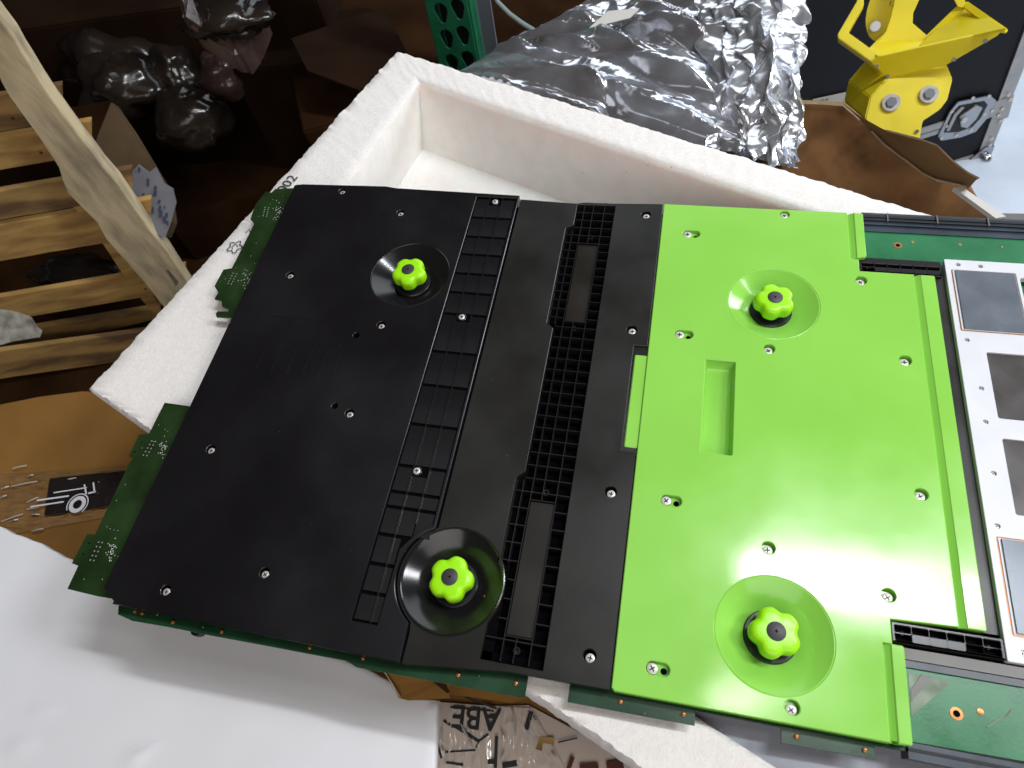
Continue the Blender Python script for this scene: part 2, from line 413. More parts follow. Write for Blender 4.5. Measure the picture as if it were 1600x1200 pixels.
rough_sheet("antistatic_film", [tuple(W(982, 1101, -.034))[:2], tuple(W(1280, 1278, -.034))[:2], tuple(W(1900, 1200, -.034))[:2], tuple(W(1500, 960, -.034))[:2]], -.034, .0012, 14, M['greybag'],
            "grey speckled antistatic film lying in the foam tray under the green end of the module", "antistatic film", thick=.001)

# ================================================================== MODULE
MOD = thing("circuit_module", (-0.06, 0.28, -0.05), "long flat test instrument module with black ribbed cover, lime green cover and four lobed knobs", "circuit module")

def screw(x, y, z, r, parent=MOD, rot=0.3):
    key = r
    if key not in screw.src:
        n = 16
        prof = [(r * .92, -.9), (r, -.3), (r * .98, .25), (r * .88, .5), (r * .45, .6)]
        s = lathe("screw", x, y, [(a, z + b) for a, b in prof], M['steel'], parent, seg=20)
        l = r * .55; t = r * .13
        cr = [(-t, -l), (t, -l), (t, -t), (l, -t), (l, t), (t, t), (t, l), (-t, l), (-t, t), (-l, t), (-l, -t), (-t, -t)]
        cr = [(x + px * cos(rot) - py * sin(rot), y + px * sin(rot) + py * cos(rot)) for px, py in cr]
        c = slab("cross_recess", cr, z + .78, z + .4, M['recess'], s, ch=.02)
        screw.src[key] = (s, c, Vector((x * mm, y * mm, z * mm)), WLOC[s.name].copy(), WLOC[c.name].copy())
        return s
    s, c, p, ls, lc = screw.src[key]
    d = Vector((x * mm, y * mm, z * mm)) - p
    s2 = copyat(s, ls + d, parent); c2 = copyat(c, lc + d, s2)
    a = rnd.uniform(-.5, .5); s2.rotation_euler = (0, 0, a)
    return s2
screw.src = {}

SC_L = [(-352.3, 496.2), (-275.9, 468.8), (-369.6, 375.9), (-254.4, 325.1), (-371, 178.6), (-255.3, 229.3), (-355.8, 57.4), (-279.4, 83.5)]
SC_G = [(-177.6, 493.8), (-179.1, 344.1), (-181, 186), (-182, 56.7)]
SC_M = [(-20.1, 486.4), (-19.9, 345.9), (-20.5, 189.8), (-20.8, 67)]
D1 = (-243, 389); D2 = (-131, 104)
# --- chassis under everything
slab("chassis", [(-392, 490), (175, 492), (330, 492), (330, 58), (-40, 60), (-390, 58)], -13, -25, M['pit'], MOD, bottom=True)
slab("chassis", [(-398, 496), (176, 496), (176, 60), (-398, 58)], -6.2, -12.8, M['pit'], MOD,
     holes=[circle(*D1, 40, 32), circle(*D2, 39.5, 32), circle(100.5, 389, 38.5, 32), circle(101, 104.4, 39, 32), rrect(44, 233, 71, 325, 1, 1), rrect(-90, 52, -51, 491, 1, 1)])
# --- left raised black cover
arc = [(D2[0] + 43.5 * cos(a), D2[1] + 43.5 * sin(a)) for a in [radians(128 + i * (236 - 128) / 24) for i in range(25)]]
arc[0] = (-153, arc[0][1] + 2)
outer = [(-413, 503.6), (-404, 505.5), (-304, 508), (-292, 506), (-153, 503.2)] + arc + [(-154.5, 40), (-393, 41.7), (-410.5, 51.5)]
grid = [(-198.5, 499), (-155.5, 499), (-155.5, 143), (-166, 136), (-177, 120), (-178, 62), (-199, 62)]
faint = rrect(-366, 262, -286, 326, 1, 2)
def mirror(pts): return pts
hl = [circle(x - .6, y + 1.2, 4.1, 20) for x, y in SC_L] + [circle(*D1, 40, 72), grid,
      circle(-276, 312, 3.2, 16), circle(-272, 236, 3.0, 16)]
slab("black_cover", outer, 3, -6, M['black'], MOD, holes=hl, ch=.45)
for x, y in SC_L: screw(x, y, 1.4, 3.0)
# recess floor with raised pads and long thin ribs
slab("recess_floor", [(-200, 500.5), (-154.8, 500.5), (-154.8, 141), (-177, 118), (-177, 60.5), (-200, 60.5)], -.6, -2.5, M['pit'], MOD, ch=.05)
rows = [498.5, 470.7, 444.4, 420.8, 396.3, 372.7, 347, 304, 268, 228.5, 189.5, 166, 153, 129.8, 106.2, 84, 62.5]
cols = [-198.2, -184, -170, -156]
for r in range(len(rows) - 1):
    for c in range(3):
        y1, y0 = rows[r] - 1.5, rows[r + 1] + 1.5; x0, x1 = cols[c] + .5, cols[c + 1] - .5
        if y1 < 140 and c == 2: continue
        if y1 < 136 and c == 1: x1 = -178.6
        if any(x0 - 1 < sx < x1 + 1 and y0 - 1 < sy < y1 + 1 for sx, sy in SC_G):
            # leave room for the screw boss
            for sx, sy in SC_G:
                if y0 - 1 < sy < y1 + 1:
                    if y1 - sy > 8: box("pad", x0, sy + 5, -.6, x1, y1, 1.1, M['black'], MOD)
                    if sy - y0 > 8: box("pad", x0, y0, -.6, x1, sy - 5, 1.1, M['black'], MOD)
            continue
        box("pad", x0, y0, -.6, x1, y1, 1.1, M['black'], MOD)
for x in (-184, -170):
    ys = sorted([y for _, y in SC_G]); y1 = 498.5
    lo = 62.5 if x < -180 else 142
    box("long_rib", x - .35, lo, -.6, x + .35, y1, 2.7, M['rib'], MOD)
for x, y in SC_G:
    lathe("screw_boss", x, y, [(4.3, -.6), (4.3, 1.3), (3.7, 1.6), (3.5, .4)], M['black'], MOD, seg=24)
    screw(x, y, 1.6, 3.0)
# faint ribs in the shallow recess at left
for x in (-362, -346, -330, -314, -298, -284): box("long_rib", x - .25, 262.5, 2.9, x + .25, 325.5, 3.3, M['black'], MOD)
for y in (297.5, 325): box("cross_rib", -372, y - .4, 2.9, -272, y + .4, 3.12, M['black'], MOD)
# --- middle black cover
strip_hole = [(-91, 497), (-91, 469), (-98.3, 464), (-98.3, 347), (-91.5, 342), (-91.5, 199), (-97.8, 193), (-97.8, 122), (-91.2, 114.5), (-90.2, 104), (-92, 90),
              (-97.5, 78), (-98, 53), (-52.3, 53), (-52.3, 498)]
tabslot = [(-4.4, 331), (-17.6, 331), (-17.6, 228), (-4.4, 228)]
outer = [(-151.6, 501), (-92, 498.6), (-84, 500.8), (-52, 501.3), (-5, 503.6), (-5, 331), (-17, 331), (-17, 227.5), (-5, 227.5), (-5, 49), (-75, 48), (-150, 40), (-153.5, 40),
         (-153.5, 61.5)] + [(D2[0] + 42.6 * cos(a), D2[1] + 42.6 * sin(a)) for a in [radians(236 - i * (236 - 128) / 24) for i in range(25)]] + [(-151.6, 142)]
slab("black_cover", outer, 0, -6, M['black2'], MOD, holes=[strip_hole, circle(*D2, 39.6, 72)] + [circle(x - .6, y + 1.4, 4.6, 20) for x, y in SC_M], ch=.45)
box("slot_floor", -18, 226, -5.9, -4, 332.5, -2.2, M['black2'], MOD)
for x, y in SC_M: screw(x, y, -1.7, 3.3)
# --- rib strip
box('end_filler', -91.5, 489.5, -12, -52, 500, -5.0, M['pit'], MOD)
slab("strip_floor", [(-99.5, 499), (-51, 499), (-51, 51.5), (-99.5, 51.5)], -11.5, -12.2, M['pit'], MOD, ch=.02)
zt = -1.1
def rib(name, x0, y0, x1, y1, z=zt): box(name, x0, y0, -11.4, x1, y1, z, M['rib'], MOD)
for x, ys in ((-83.4, [(54, 496.5)]), (-62.8, [(54, 497)]), (-74.2, [(446.5, 496.5), (177, 351), (54, 71)]), (-91, [(347, 463), (124, 192)])):
    for y0, y1 in ys: rib("long_rib", x - .35, y0, x + .35, y1, zt + .35)
y = 488.0; k = 0
while y > 58:
    inp1 = 352 < y < 446; inp2 = 72 < y < 176
    x_l = -90.4
    if 347 < y < 462: x_l = -97.6
    if 120 < y < 192: x_l = -97
    if y < 78: x_l = -97
    if 84 < y < 114: x_l = -89.3
    if inp1 or inp2:
        rib("cross_rib", x_l, y - .4, -83.8, y + .4, zt - .6); rib("cross_rib", -62.4, y - .4, -52.6, y + .4, zt - .6)
    else:
        rib("cross_rib", x_l, y - .4, -52.6, y + .4, zt - .6)
    y -= 10.2 if y > 350 else 11.6 if y > 190 else 14.2
for y0, y1 in ((352, 446), (72.5, 175.5)):
    slab("window_panel", [(-83, y0), (-63.2, y0), (-63.2, y1), (-83, y1)], -2.6, -5.8, M['brownpanel'], MOD, ch=.6)
    rib("cross_rib", -83, y0 - 1, -63.2, y0 - .3); rib("cross_rib", -83, y1 + .3, -63.2, y1 + 1)
for (x, y) in ((-72, 456), (-73, 345), (-72, 184), (-73, 63)):
    lathe("ring_boss", x, y, [(2.6, -5.9), (2.6, -2.2), (1.7, -2.2), (1.6, -5)], M['rib'], MOD, seg=16)
# bay walls, sloped
for (ya, yb, xo) in ((347, 464, -98.1), (122, 193, -97.6)):
    mk("bay_slope", [((xo) * mm, ya * mm, -.6 * mm), ((xo) * mm, yb * mm, -.6 * mm), ((xo + 1.3) * mm, yb * mm, -4.5 * mm), ((xo + 1.3) * mm, ya * mm, -4.5 * mm)], [(0, 1, 2, 3)], M['black2'], MOD)
# --- dishes
def dish(cx, cy, r, zt, m, ring):
    prof = [(r + .2, zt - .5), (r - .6, zt - .25), (r - 1.6, zt - .9)]
    for i in range(1, 9):
        t = i / 8; prof.append((r - 1.6 - (r - 1.6 - 18.4) * t, zt - .9 - (11.5 + zt * .5) * t))
    prof.append((18.3, zt - 16))
    if ring: prof = [(r + 1.4, zt - .6), (r + 1.2, zt + .5), (r + .3, zt + .7)] + prof[1:]
    return lathe("dish", cx, cy, prof, m, MOD, seg=96, cap=False, autos=18)
dish(*D1, 40, 3, M['dish'], False)
dish(*D2, 39.6, 0, M['dish'], True)
dish(100.5, 389, 39, 0, M['green'], False)
dish(101, 104.4, 39.6, 0, M['green'], False)
def knob(cx, cy, zf, off):
    lathe("hub", cx, cy, [(18.2, zf - 4), (18.2, zf + .6), (17.6, zf + 1.2), (14.5, zf + 1.3), (14.3, zf + .2), (9.5, zf + .2), (9.2, zf + 12)], M['hub'], MOD, seg=48)
    rf = lambda a: 1 - .17 * ((1 - cos(5 * (a - radians(off)))) / 2) ** 2.0
    z0 = zf + 7.5
    k = lathe("knob", cx, cy, [(9, z0), (15.2, z0), (16.5, z0 + .6), (17.1, z0 + 2), (17.3, z0 + 7), (17.0, z0 + 9.6), (16.0, z0 + 11.4), (14.1, z0 + 12.4), (12.2, z0 + 12.7), (7, z0 + 12.8)],
              M['knob'], MOD, seg=100, rfun=rf, autos=70)
    c = lathe("knob_cap", cx, cy, [(6.4, z0 + 12.5), (6.4, z0 + 13.1), (6.0, z0 + 13.35)], M['cap'], k, seg=32)
    l = 1.1; t = .3
    for a in (0, pi / 2):
        pts = [(cx + px * cos(a) - py * sin(a), cy + px * sin(a) + py * cos(a)) for px, py in ((-l, -t), (l, -t), (l, t), (-l, t))]
        box("cross_recess", min(p[0] for p in pts), min(p[1] for p in pts), z0 + 13.2, max(p[0] for p in pts), max(p[1] for p in pts), z0 + 13.5 + a * .05, M['pit'], k) if a == 0 else \
        box("cross_recess", min(p[0] for p in pts), min(p[1] for p in pts), z0 + 13.2, max(p[0] for p in pts), max(p[1] for p in pts), z0 + 13.56, M['pit'], k)
knob(*D1, -9.5, 62); knob(*D2, -12, 5); knob(100.5, 389, -12, 40); knob(101, 104.4, -12, 40)
# copper glint pads at the black dishes
for x, y, z in ((-219.5, 371, -7.5), (-104.5, 97.5, -8)):
    lathe("copper_pad", x, y, [(1.3, z - .6), (1.3, z + .4), (.9, z + .6)], M['copper'], MOD, seg=12)
# --- green cover
def groove(x0, x1, y0, y1):
    v = [(x0 * mm, y0 * mm, -9.8 * mm), (x1 * mm, y0 * mm, -9.8 * mm), (x1 * mm, y0 * mm, -.5 * mm), (x0 * mm, y0 * mm, -3.6 * mm)]
    v += [(a, y1 * mm, c) for a, b, c in v]
    mk("groove", v, [(0, 1, 2, 3), (4, 7, 6, 5), (0, 4, 5, 1), (1, 5, 6, 2), (2, 6, 7, 3), (3, 7, 4, 0)], M['green'], MOD)
SLOT = [(24.6, 465.9), (24.9, 347.2), (25.2, 190.6), (25.2, 68.1)]
SC_R = [(110.8, 498.2), (174.7, 420.7), (96.7, 338.7), (203.8, 339), (96.9, 163.3), (204.5, 220.8), (176.3, 142), (112.1, 58.7)]
main = [(-4.2, 504), (167.5, 503.6), (167.5, 447.6), (174.5, 446), (174.5, 432.5), (219, 432.5), (219, 128.6), (176.6, 126.8), (176.6, 110.4), (170.6, 110.4), (170.6, 51.5), (172, 50), (-2, 49), (-4.2, 51)]
hl = [circle(100.5, 389, 39, 72), circle(101, 104.4, 39.6, 72), rrect(45.2, 235, 69.6, 323, 1.2, 3)]
hl += [obround(x - 3.4, x + 3.9, y, 4.4) for x, y in SLOT]
hl += [circle(x + .4, y + 1.0, 4.7, 22) for x, y in SC_R[1:]] + [circle(110.8, 497.4, 4.4, 22)]
slab("green_cover", main, 0, -10, M['green'], MOD, holes=hl, ch=.6)
groove(218.8, 224, 128.7, 432.3)
slab("cover_edge_strip", [(223.8, 432.5), (235, 432.5), (236, 431), (236, 129.8), (235, 128.6), (223.8, 128.6)], 0, -10, M['green'], MOD, ch=.7)
groove(167.3, 173, 447.8, 503.4)
slab("cover_edge_strip", [(172.8, 503.6), (180.4, 503.6), (181.3, 502.6), (181.3, 450.5), (180, 449), (172.8, 447.2)], 0.2, -10, M['green'], MOD, ch=.7)
groove(170.4, 175.4, 51.7, 110.2)
slab("cover_edge_strip", [(175.2, 110.6), (182.6, 110.6), (183.7, 109.5), (183.7, 51.6), (182.6, 50.6), (175.2, 50.4)], 0.2, -10, M['green'], MOD, ch=.7)
slab("cover_tab", rrect(-15.4, 232, -3.8, 322.4, 1.6, 3), -1.4, -9, M['green'], MOD, ch=1.0)
# pocket
P = [(45.2, 235, 69.6, 323, -.9), (46.4, 236.5, 68, 321, -8), (47.4, 238, 65.2, 318.5, -10.5)]
vs = []; fs = []
for x0, y0, x1, y1, z in P: vs += [(x * mm, y_ * mm, z * mm) for x, y_ in rrect(x0, y0, x1, y1, 1.2, 3)]
n = 16
for k_ in range(2):
    for i in range(n):
        j = (i + 1) % n; fs.append((k_ * n + i, k_ * n + j, (k_ + 1) * n + j, (k_ + 1) * n + i))
fs.append(tuple(2 * n + i for i in range(n)))
mk("grip_pocket", vs, fs, M['green'], MOD, True, autos=35)
for x, y in SLOT:
    slab("slot_floor", obround(x - 3.4, x + 3.9, y, 4.6), -4.2, -5.5, M['green'], MOD, holes=[circle(x + 4.6, y - .5, 2.3, 14)], ch=.05)
    screw(x - 3.3, y - .2, -1.7, 3.8)
for i, (x, y) in enumerate(SC_R):
    if i == 0: y = 497.4
    slab("slot_floor", circle(x + .4, y + 1.0, 4.9, 20), -5.0, -6, M['green'], MOD, ch=.05)
    screw(x, y - .4, -2.2, 3.6)
# --- left and lower circuit boards
def pcb(pixels, z, m, name="circuit_board", straighten=None, th=1.8):
    pts = [(W(px, py, z * mm).x * 1000, W(px, py, z * mm).y * 1000) if not isinstance(px, tuple) else px for px, py in pixels]
    return slab(name, pts, z, z - th, m, MOD, ch=.15, bottom=True), pts
upper = [(475, 293), (430, 295), (424, 301), (415, 299), (402, 316), (398, 322), (391, 342), (397, 350), (362, 419), (349, 421), (335, 447), (341, 457), (335, 467), (346, 470),
         (347, 479), (357, 483), (356, 487), (340, 486), (337, 490), (338, 495), (361, 496), (430, 500), (520, 400)]
pcb(upper, -10, M['pcb2'])
lower = [(330, 640), (293, 634), (257, 629), (233, 677), (217, 679), (201, 713), (208, 716), (203, 722), (148, 835), (136, 834), (112, 880), (122, 884), (105, 920), (150, 931), (190, 938), (260, 940), (330, 800)]
pcb(lower, -10, M['pcb2'])
def Be(px, py): p = W(px, py, -.0118); return (p.x * 1000, p.y * 1000)
edge = [(-403, 75), (-403, 47), (-408, 47), (-408, 42.5), (-402, 42.5)] + [Be(*q) for q in ((184, 960), (207, 970), (265, 980), (335, 994), (400, 1006), (500, 1025), (540, 1032))] + [(-190, 32.5), (-63, 34.5), (-63, 49), (-33, 49), (-33, 37.5), (53, 38.5), (53, 47.5), (108, 47.5), (108, 38.5), (165, 40), (165, 47.5), (186, 48), (186, 75)]
slab("circuit_board", edge, -11.8, -13.4, M['pcb'], MOD, ch=.15, bottom=True)
for i, x in enumerate((-385, -378, -348.7, -305.1, -230.4, -186.9, -113.3, -70.9, 2.9, 45.2, 117.4, 158.8)):
    yy = (44, 43.6, 41.6, 41.7, 43, 43, 44.4, 44.6, 46, 46.6, 46.4, 46.8)[i]
    yy = min(yy, 46)
    lathe("copper_pad", x, yy - (1.8 if x > -100 else 3.6), [(1.6, -11.8), (1.5, -10.6), (.9, -10.2)], M['copper'], MOD, seg=10)
# solder dots and small components
def dots(name, pts, r, m, z=-9.95, h=.25):
    vs = []; fs = []
    for x, y in pts:
        b = len(vs)
        for i in range(6): vs.append(((x + r * cos(i * pi / 3)) * mm, (y + r * sin(i * pi / 3)) * mm, z * mm))
        vs.append((x * mm, y * mm, (z + h) * mm))
        for i in range(6): fs.append((b + i, b + (i + 1) % 6, b + 6))
    o = mk(name, vs, fs, m, MOD); o['kind'] = 'stuff'; return o
def B(px, py, z=-10): p = W(px, py, z * mm); return (p.x * 1000, p.y * 1000)
pts = []
for ax, ay, bx, by in ((440 - 26, 324, 411, 337), (364, 427, 356, 443), (237, 689, 224, 711), (154, 847, 141, 875)):
    for i in range(5):
        for dx in (0, 5.5):
            pts.append(B(ax + (bx - ax) * i / 4 + dx, ay + (by - ay) * i / 4 + dx * .15))
dots("solder_pad", pts, .8, M['solder'])
pts = []
for cx, cy in ((437, 331), (385, 437), (256, 702), (174, 862)):
    for i in range(34): pts.append(B(cx + rnd.gauss(0, 3.6) + rnd.uniform(-4, 2), cy + rnd.gauss(0, 7)))
dots("small_component", pts, .55, M['solder'], h=.5)
pts = [B(*q) for q in ((248, 664), (258, 671), (262, 674), (196, 757), (182, 782), (167, 823), (172, 826), (178, 828), (184, 829), (222, 700), (392, 400), (400, 380), (352, 436), (344, 440),
                       (368, 418), (398, 411), (404, 338), (427, 312), (442, 306), (422, 318), (240, 690), (160, 905), (131, 905))]
dots("small_component", pts, .4, M['solder'], h=.35)
pts = [B(*q) for q in ((221, 691), (139, 849), (403, 325), (352, 428), (210, 706), (130, 866))]
dots("board_hole", pts, .9, M['pit'], h=.1)
dots("small_component", [(x, rnd.uniform(38, 46)) for x in (-392, -365, -322, -260, -211, -150, -98, 20, 70, 130)], .4, M['solder'], z=-11.8)
# --- right end: rails, boards, white frame with chips
box("rail", 183, 497.5, -25, 345, 512.5, -8, M['bluerail'], MOD)
box("rail", 183, 501.5, -9, 345, 503.4, -6.6, M['rib'], MOD); box("rail", 183, 506, -9, 345, 509, -7, M['rib'], MOD)
box("rail", 183, 490, -20, 345, 497.4, -9.5, M['bluerail'], MOD)
for x in (205, 248, 291, 330): box("rail_clip", x - .6, 501, -8, x + .6, 511, -5.8, M['greyrail'], MOD)
slab("circuit_board", [(176, 490), (345, 490), (345, 452), (176, 447)], -10.5, -12, M['pcb3'], MOD, ch=.1)
slab("circuit_board", [(178, 99), (345, 99), (345, 57), (178, 54)], -10.5, -12, M['pcb3'], MOD, ch=.1)
slab("circuit_board", [(300, 440), (345, 440), (345, 130), (300, 130)], -12, -12.8, M['pcb3'], MOD, ch=.1)
for x, y, r in ((212.9, 474.9, 3.6), (215.3, 75.8, 3.9)):
    lathe("plated_hole", x, y, [(r, -10.5), (r, -10.2), (r * .55, -10.15), (r * .5, -10.8)], M['copper'], MOD, seg=24, cap=False)
    lathe("hole_dark", x, y, [(r * .54, -10.46), (r * .5, -10.4)], M['pit'], MOD, seg=16)
for x, y, r in ((225.9, 479.9, 1.5), (265.7, 479.9, 1.5), (229.6, 79.6, 2.0), (300, 480, .8)):
    lathe("copper_pad", x, y, [(r, -10.5), (r, -10.2), (r * .7, -10.1)], M['copper'], MOD, seg=16)
# film on lower right board
q = [B(1419, 1052, -10.2), B(1486, 1066, -10.2), B(1424, 1120, -10.2)]
slab("tape_film", q, -10.2, -10.45, M['film'], MOD, ch=.05)
q = [B(1440, 1054, -9.9), B(1456, 1058, -9.9), B(1424, 1096, -9.9), B(1423, 1078, -9.9)]
slab("tape_film", q, -9.9, -10.15, M['greyrail'], MOD, ch=.05)
strip("scratch", [Vector((W(1542, 1136, -.0104))), W(1560, 1124, -.0104), W(1572, 1121, -.0104), W(1581, 1108, -.0104)], .0009, 0, M['film'], MOD)
box("rail", 183, 99, -14, 345, 103.6, -8.6, M['bluerail'], MOD)
box("rail", 183, 103.8, -14, 345, 111, -7.2, M['greyrail'], MOD)
box("rail", 183.9, 44, -22, 345, 53.5, -9, M['bluerail'], MOD)
box("rail", 183.9, 48.5, -12, 345, 50.4, -8.4, M['rib'], MOD)
# black end bars of the green cover (dark gap between green cover and frame)
box("end_bar", 236.6, 129.2, -14, 246.5, 440.8, -6.6, M['black2'], MOD)
def cell_connector(x0, y0, x1, y1, n):
    o = slab("connector", rrect(x0, y0, x1, y1, 1, 2), -2.6, -9, M['rib'], MOD, ch=.4,
             holes=[rrect(x0 + 1.6 + (x1 - x0 - 3.2) * i / n + .5, y0 + 1.6 + j * ((y1 - y0 - 3.2) / 2) + .4, x0 + 1.6 + (x1 - x0 - 3.2) * (i + 1) / n - .5, y0 + 1.6 + (j + 1) * ((y1 - y0 - 3.2) / 2) - .4, .4, 1)
                    for i in range(n) for j in range(2)])
    box("connector_floor", x0 + .5, y0 + .5, -9, x1 - .5, y1 - .5, -7.6, M['pit'], MOD)
    for fx in (.1, .87): lathe("connector_pin", x0 + (x1 - x0) * fx, y0 + (y1 - y0) * .5, [(1.4, -7.6), (1.4, -4), (.8, -3.6)], M['rib'], MOD, seg=12)
cell_connector(177.6, 112.6, 246, 126.2, 6)
cell_connector(175.6, 434.0, 243.6, 446.5, 6)
box("connector_lip", 175.6, 446.8, -9, 243.6, 451.4, -3.4, M['rib'], MOD)
wins = [rrect(267.5, 295, 319, 356.6, 1.6, 3), rrect(267.5, 216, 319, 277.4, 1.6, 3), rrect(304.5, 377, 324, 438, 2.5, 3), rrect(304.5, 131, 324, 196, 2.5, 3)]
frame = rrect(246.6, 112.2, 345, 454.6, 1.2, 3)
seatw = [rrect(251, 376.6, 302, 442.8, .6, 1), rrect(252, 129.4, 302, 197.4, .6, 1)]
frsc = [(257.5, 449), (275.3, 448.5), (254.5, 367.2), (259, 321), (258, 290.5), (257.5, 247), (254, 205.5), (257, 119), (290, 119)]
slab("white_frame", frame, -2.6, -8, M['white'], MOD, holes=wins + seatw + [circle(x, y, 1.9, 14) for x, y in frsc], ch=.3)
for x, y in frsc: screw(x, y, -4.4, 1.7)
for x0, y0, x1, y1 in ((267, 294.5, 319.5, 357), (267, 215.5, 319.5, 278)):
    box("chip_window", x0, y0, -8.2, x1, y1, -4.4, M['darklid'], MOD)
for x0, y0, x1, y1 in ((251.2, 376.8, 301.8, 442.6), (252.2, 129.6, 301.8, 197.2)):
    slab("chip_rim", rrect(x0, y0, x1, y1, .5, 1), -3.2, -8, M['copper'], MOD, ch=.1)
    slab("chip_rim", rrect(x0 + .8, y0 + .8, x1 - .6, y1 - .6, .5, 1), -2.5, -3.3, M['white'], MOD, ch=.1)
    slab("chip_lid", rrect(x0 + 2.4, y0 + 1.4, x1 - 1.2, y1 - 1.2, .5, 1), -1.4, -2.6, M['lid'], MOD, ch=.3)

# ================================================================== WHITE SHEET, lower left
def sheet():
    z = -.13
    outline = [(-60, 800), (0, 824), (60, 848), (122, 881), (215, 925), (400, 980), (520, 1026), (575, 1046), (602, 1060), (640, 1091), (682, 1095), (681, 1140), (679, 1215), (400, 1260), (-60, 1260)]
    O = [W(x, y, z) for x, y in outline]
    pts = []
    for i, a in enumerate(O):
        b = O[(i + 1) % len(O)]; n = max(2, int((b - a).length / .006))
        for k in range(n):
            p = a.lerp(b, k / n); h = noise.noise(p * 60) * .0012
            pts.append(p + Vector((h, h, 0)))
    # relief grid clipped by tessellation is costly: use concentric rings
    c = W(330, 1130, z); vs = []; fs = []; n = len(pts)
    rings = [(1.0, -.012), (1.003, -.006), (1.0, -.001), (.99, 0)] + [(t / 20, 0) for t in range(19, 0, -1)]
    for t, dz in rings:
        for p in pts:
            q = c + (p - c) * t
            h = noise.noise(Vector((q.x * 9, q.y * 9, 2))) * .0016 + noise.noise(Vector((q.x * 24, q.y * 24, 7))) * .0004
            for bx, by, bh, br in ((65, 1112, .0035, .006), (33, 1165, .003, .007), (215, 1180, .003, .008)):
                bp = W(bx, by, z); dd = (q - bp).length; h += bh * math.exp(-(dd / br) ** 2)
            vs.append((q.x, q.y, z + dz + h * (1 if dz > -.01 else 0)))
    for k in range(len(rings) - 1):
        for i in range(n):
            j = (i + 1) % n; fs.append((k * n + i, k * n + j, (k + 1) * n + j, (k + 1) * n + i))
    fs.append(tuple((len(rings) - 1) * n + i for i in range(n)))
    o = mk("foam_sheet", vs, fs, M['sheet'], None, True)
    tag(o, "large plain white foam sheet at lower left, partly under the black end of the module", "foam sheet")
sheet()

# ================================================================== CARTONS below
def flatpoly(name, pix, z, m, parent, th=.004, bump=0):
    return extrude_poly(name, [W(x, y, z) for x, y in pix], (0, 0, -th), m, parent)
# left carton (brown) with tape
t = thing("taped_carton", W(100, 740, -.45), "brown carton with shiny clear tape and a black printed strip beside the white foam tray", "carton")
z = -.19
corner = [(-120, 660), (0, 630), (60, 618), (131, 609), (330, 640), (420, 1000), (-120, 980)]
O = [W(x, y, z) for x, y in corner]
extrude_poly("carton_body", O, (0, 0, -.30), M['card'], t, bevel=.003)
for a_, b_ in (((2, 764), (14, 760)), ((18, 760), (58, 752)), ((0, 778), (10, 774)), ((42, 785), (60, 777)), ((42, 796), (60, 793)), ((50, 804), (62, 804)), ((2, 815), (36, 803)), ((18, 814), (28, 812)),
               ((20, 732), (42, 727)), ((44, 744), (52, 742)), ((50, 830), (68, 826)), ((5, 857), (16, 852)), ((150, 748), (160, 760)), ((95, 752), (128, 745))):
    tube("painted_glint", [W(*a_, z + .006), W((a_[0] + b_[0]) / 2, (a_[1] + b_[1]) / 2 - .6, z + .0085), W(*b_, z + .006)], .0009, M['paleglint'], t, 6)  # pale ridges laid where the tape would glint
tp = [(-120, 762), (60, 748), (130, 742), (215, 733), (330, 722), (330, 775), (200, 792), (130, 812), (60, 830), (-120, 850)]
def wavy_sheet(name, pix4, z, amp, m, parent, nx=60, ny=20, f=60, dirv=(1, 5), seed=1):
    a, b, c, d = [W(x, y, z) for x, y in pix4]
    vs = []; fs = []
    for j in range(ny + 1):
        for i in range(nx + 1):
            u, v = i / nx, j / ny; p = a.lerp(b, u).lerp(d.lerp(c, u), v)
            s = u * dirv[0] * 4 + seed; r = v * dirv[1] * 4
            h = 1 - abs(noise.noise(Vector((s, r, seed)))) * 2
            edge = min(1, 8 * min(u, 1 - u, v, 1 - v) + .2)
            vs.append(p + Vector((0, 0, max(0, h) * amp * edge + .0004)))
    for j in range(ny):
        for i in range(nx):
            k = j * (nx + 1) + i; fs.append((k, k + 1, k + nx + 2, k + nx + 1))
    return mk(name, vs, fs, m, parent, True)
wavy_sheet("tape_strip", [(-60, 745), (235, 728), (215, 800), (-60, 850)], z, .0045, M['tape'], t, 120, 60, dirv=(1.6, 5), seed=3)
wavy_sheet("black_printed_strip", [(78, 748), (203, 735), (180, 790), (70, 806)], z + .0066, .0022, M['blacktape'], t, 80, 40, dirv=(1.5, 5), seed=8)
zz = z + .0102
c = W(121, 788, zz)
def ring_print(c, r0, r1, m, parent, a0=0, a1=2 * pi, name="ring_print"):
    n = 40; vs = []; fs = []
    for i in range(n + 1):
        a = a0 + (a1 - a0) * i / n
        vs += [c + Vector((cos(a) * r0, sin(a) * r0, 0)), c + Vector((cos(a) * r1, sin(a) * r1, 0))]
        if i: k = 2 * i; fs.append((k - 2, k - 1, k + 1, k))
    return mk(name, vs, fs, m, parent)
ring_print(c, .0055, .0105, M['white'], t); ring_print(c, .0122, .0136, M['white'], t, -.6, 3.9)
for a, b, wd in (((108, 775), (58, 782), .0022), ((100, 784), (48, 792), .002), ((135, 772), (132, 757), .002), ((148, 770), (146, 754), .002), ((138, 771), (150, 768), .0022),
                 ((84, 770), (136, 762), .0016)):
    strip("line_print", [W(*a, zz), W(*b, zz)], wd, 0, M['white'], t)
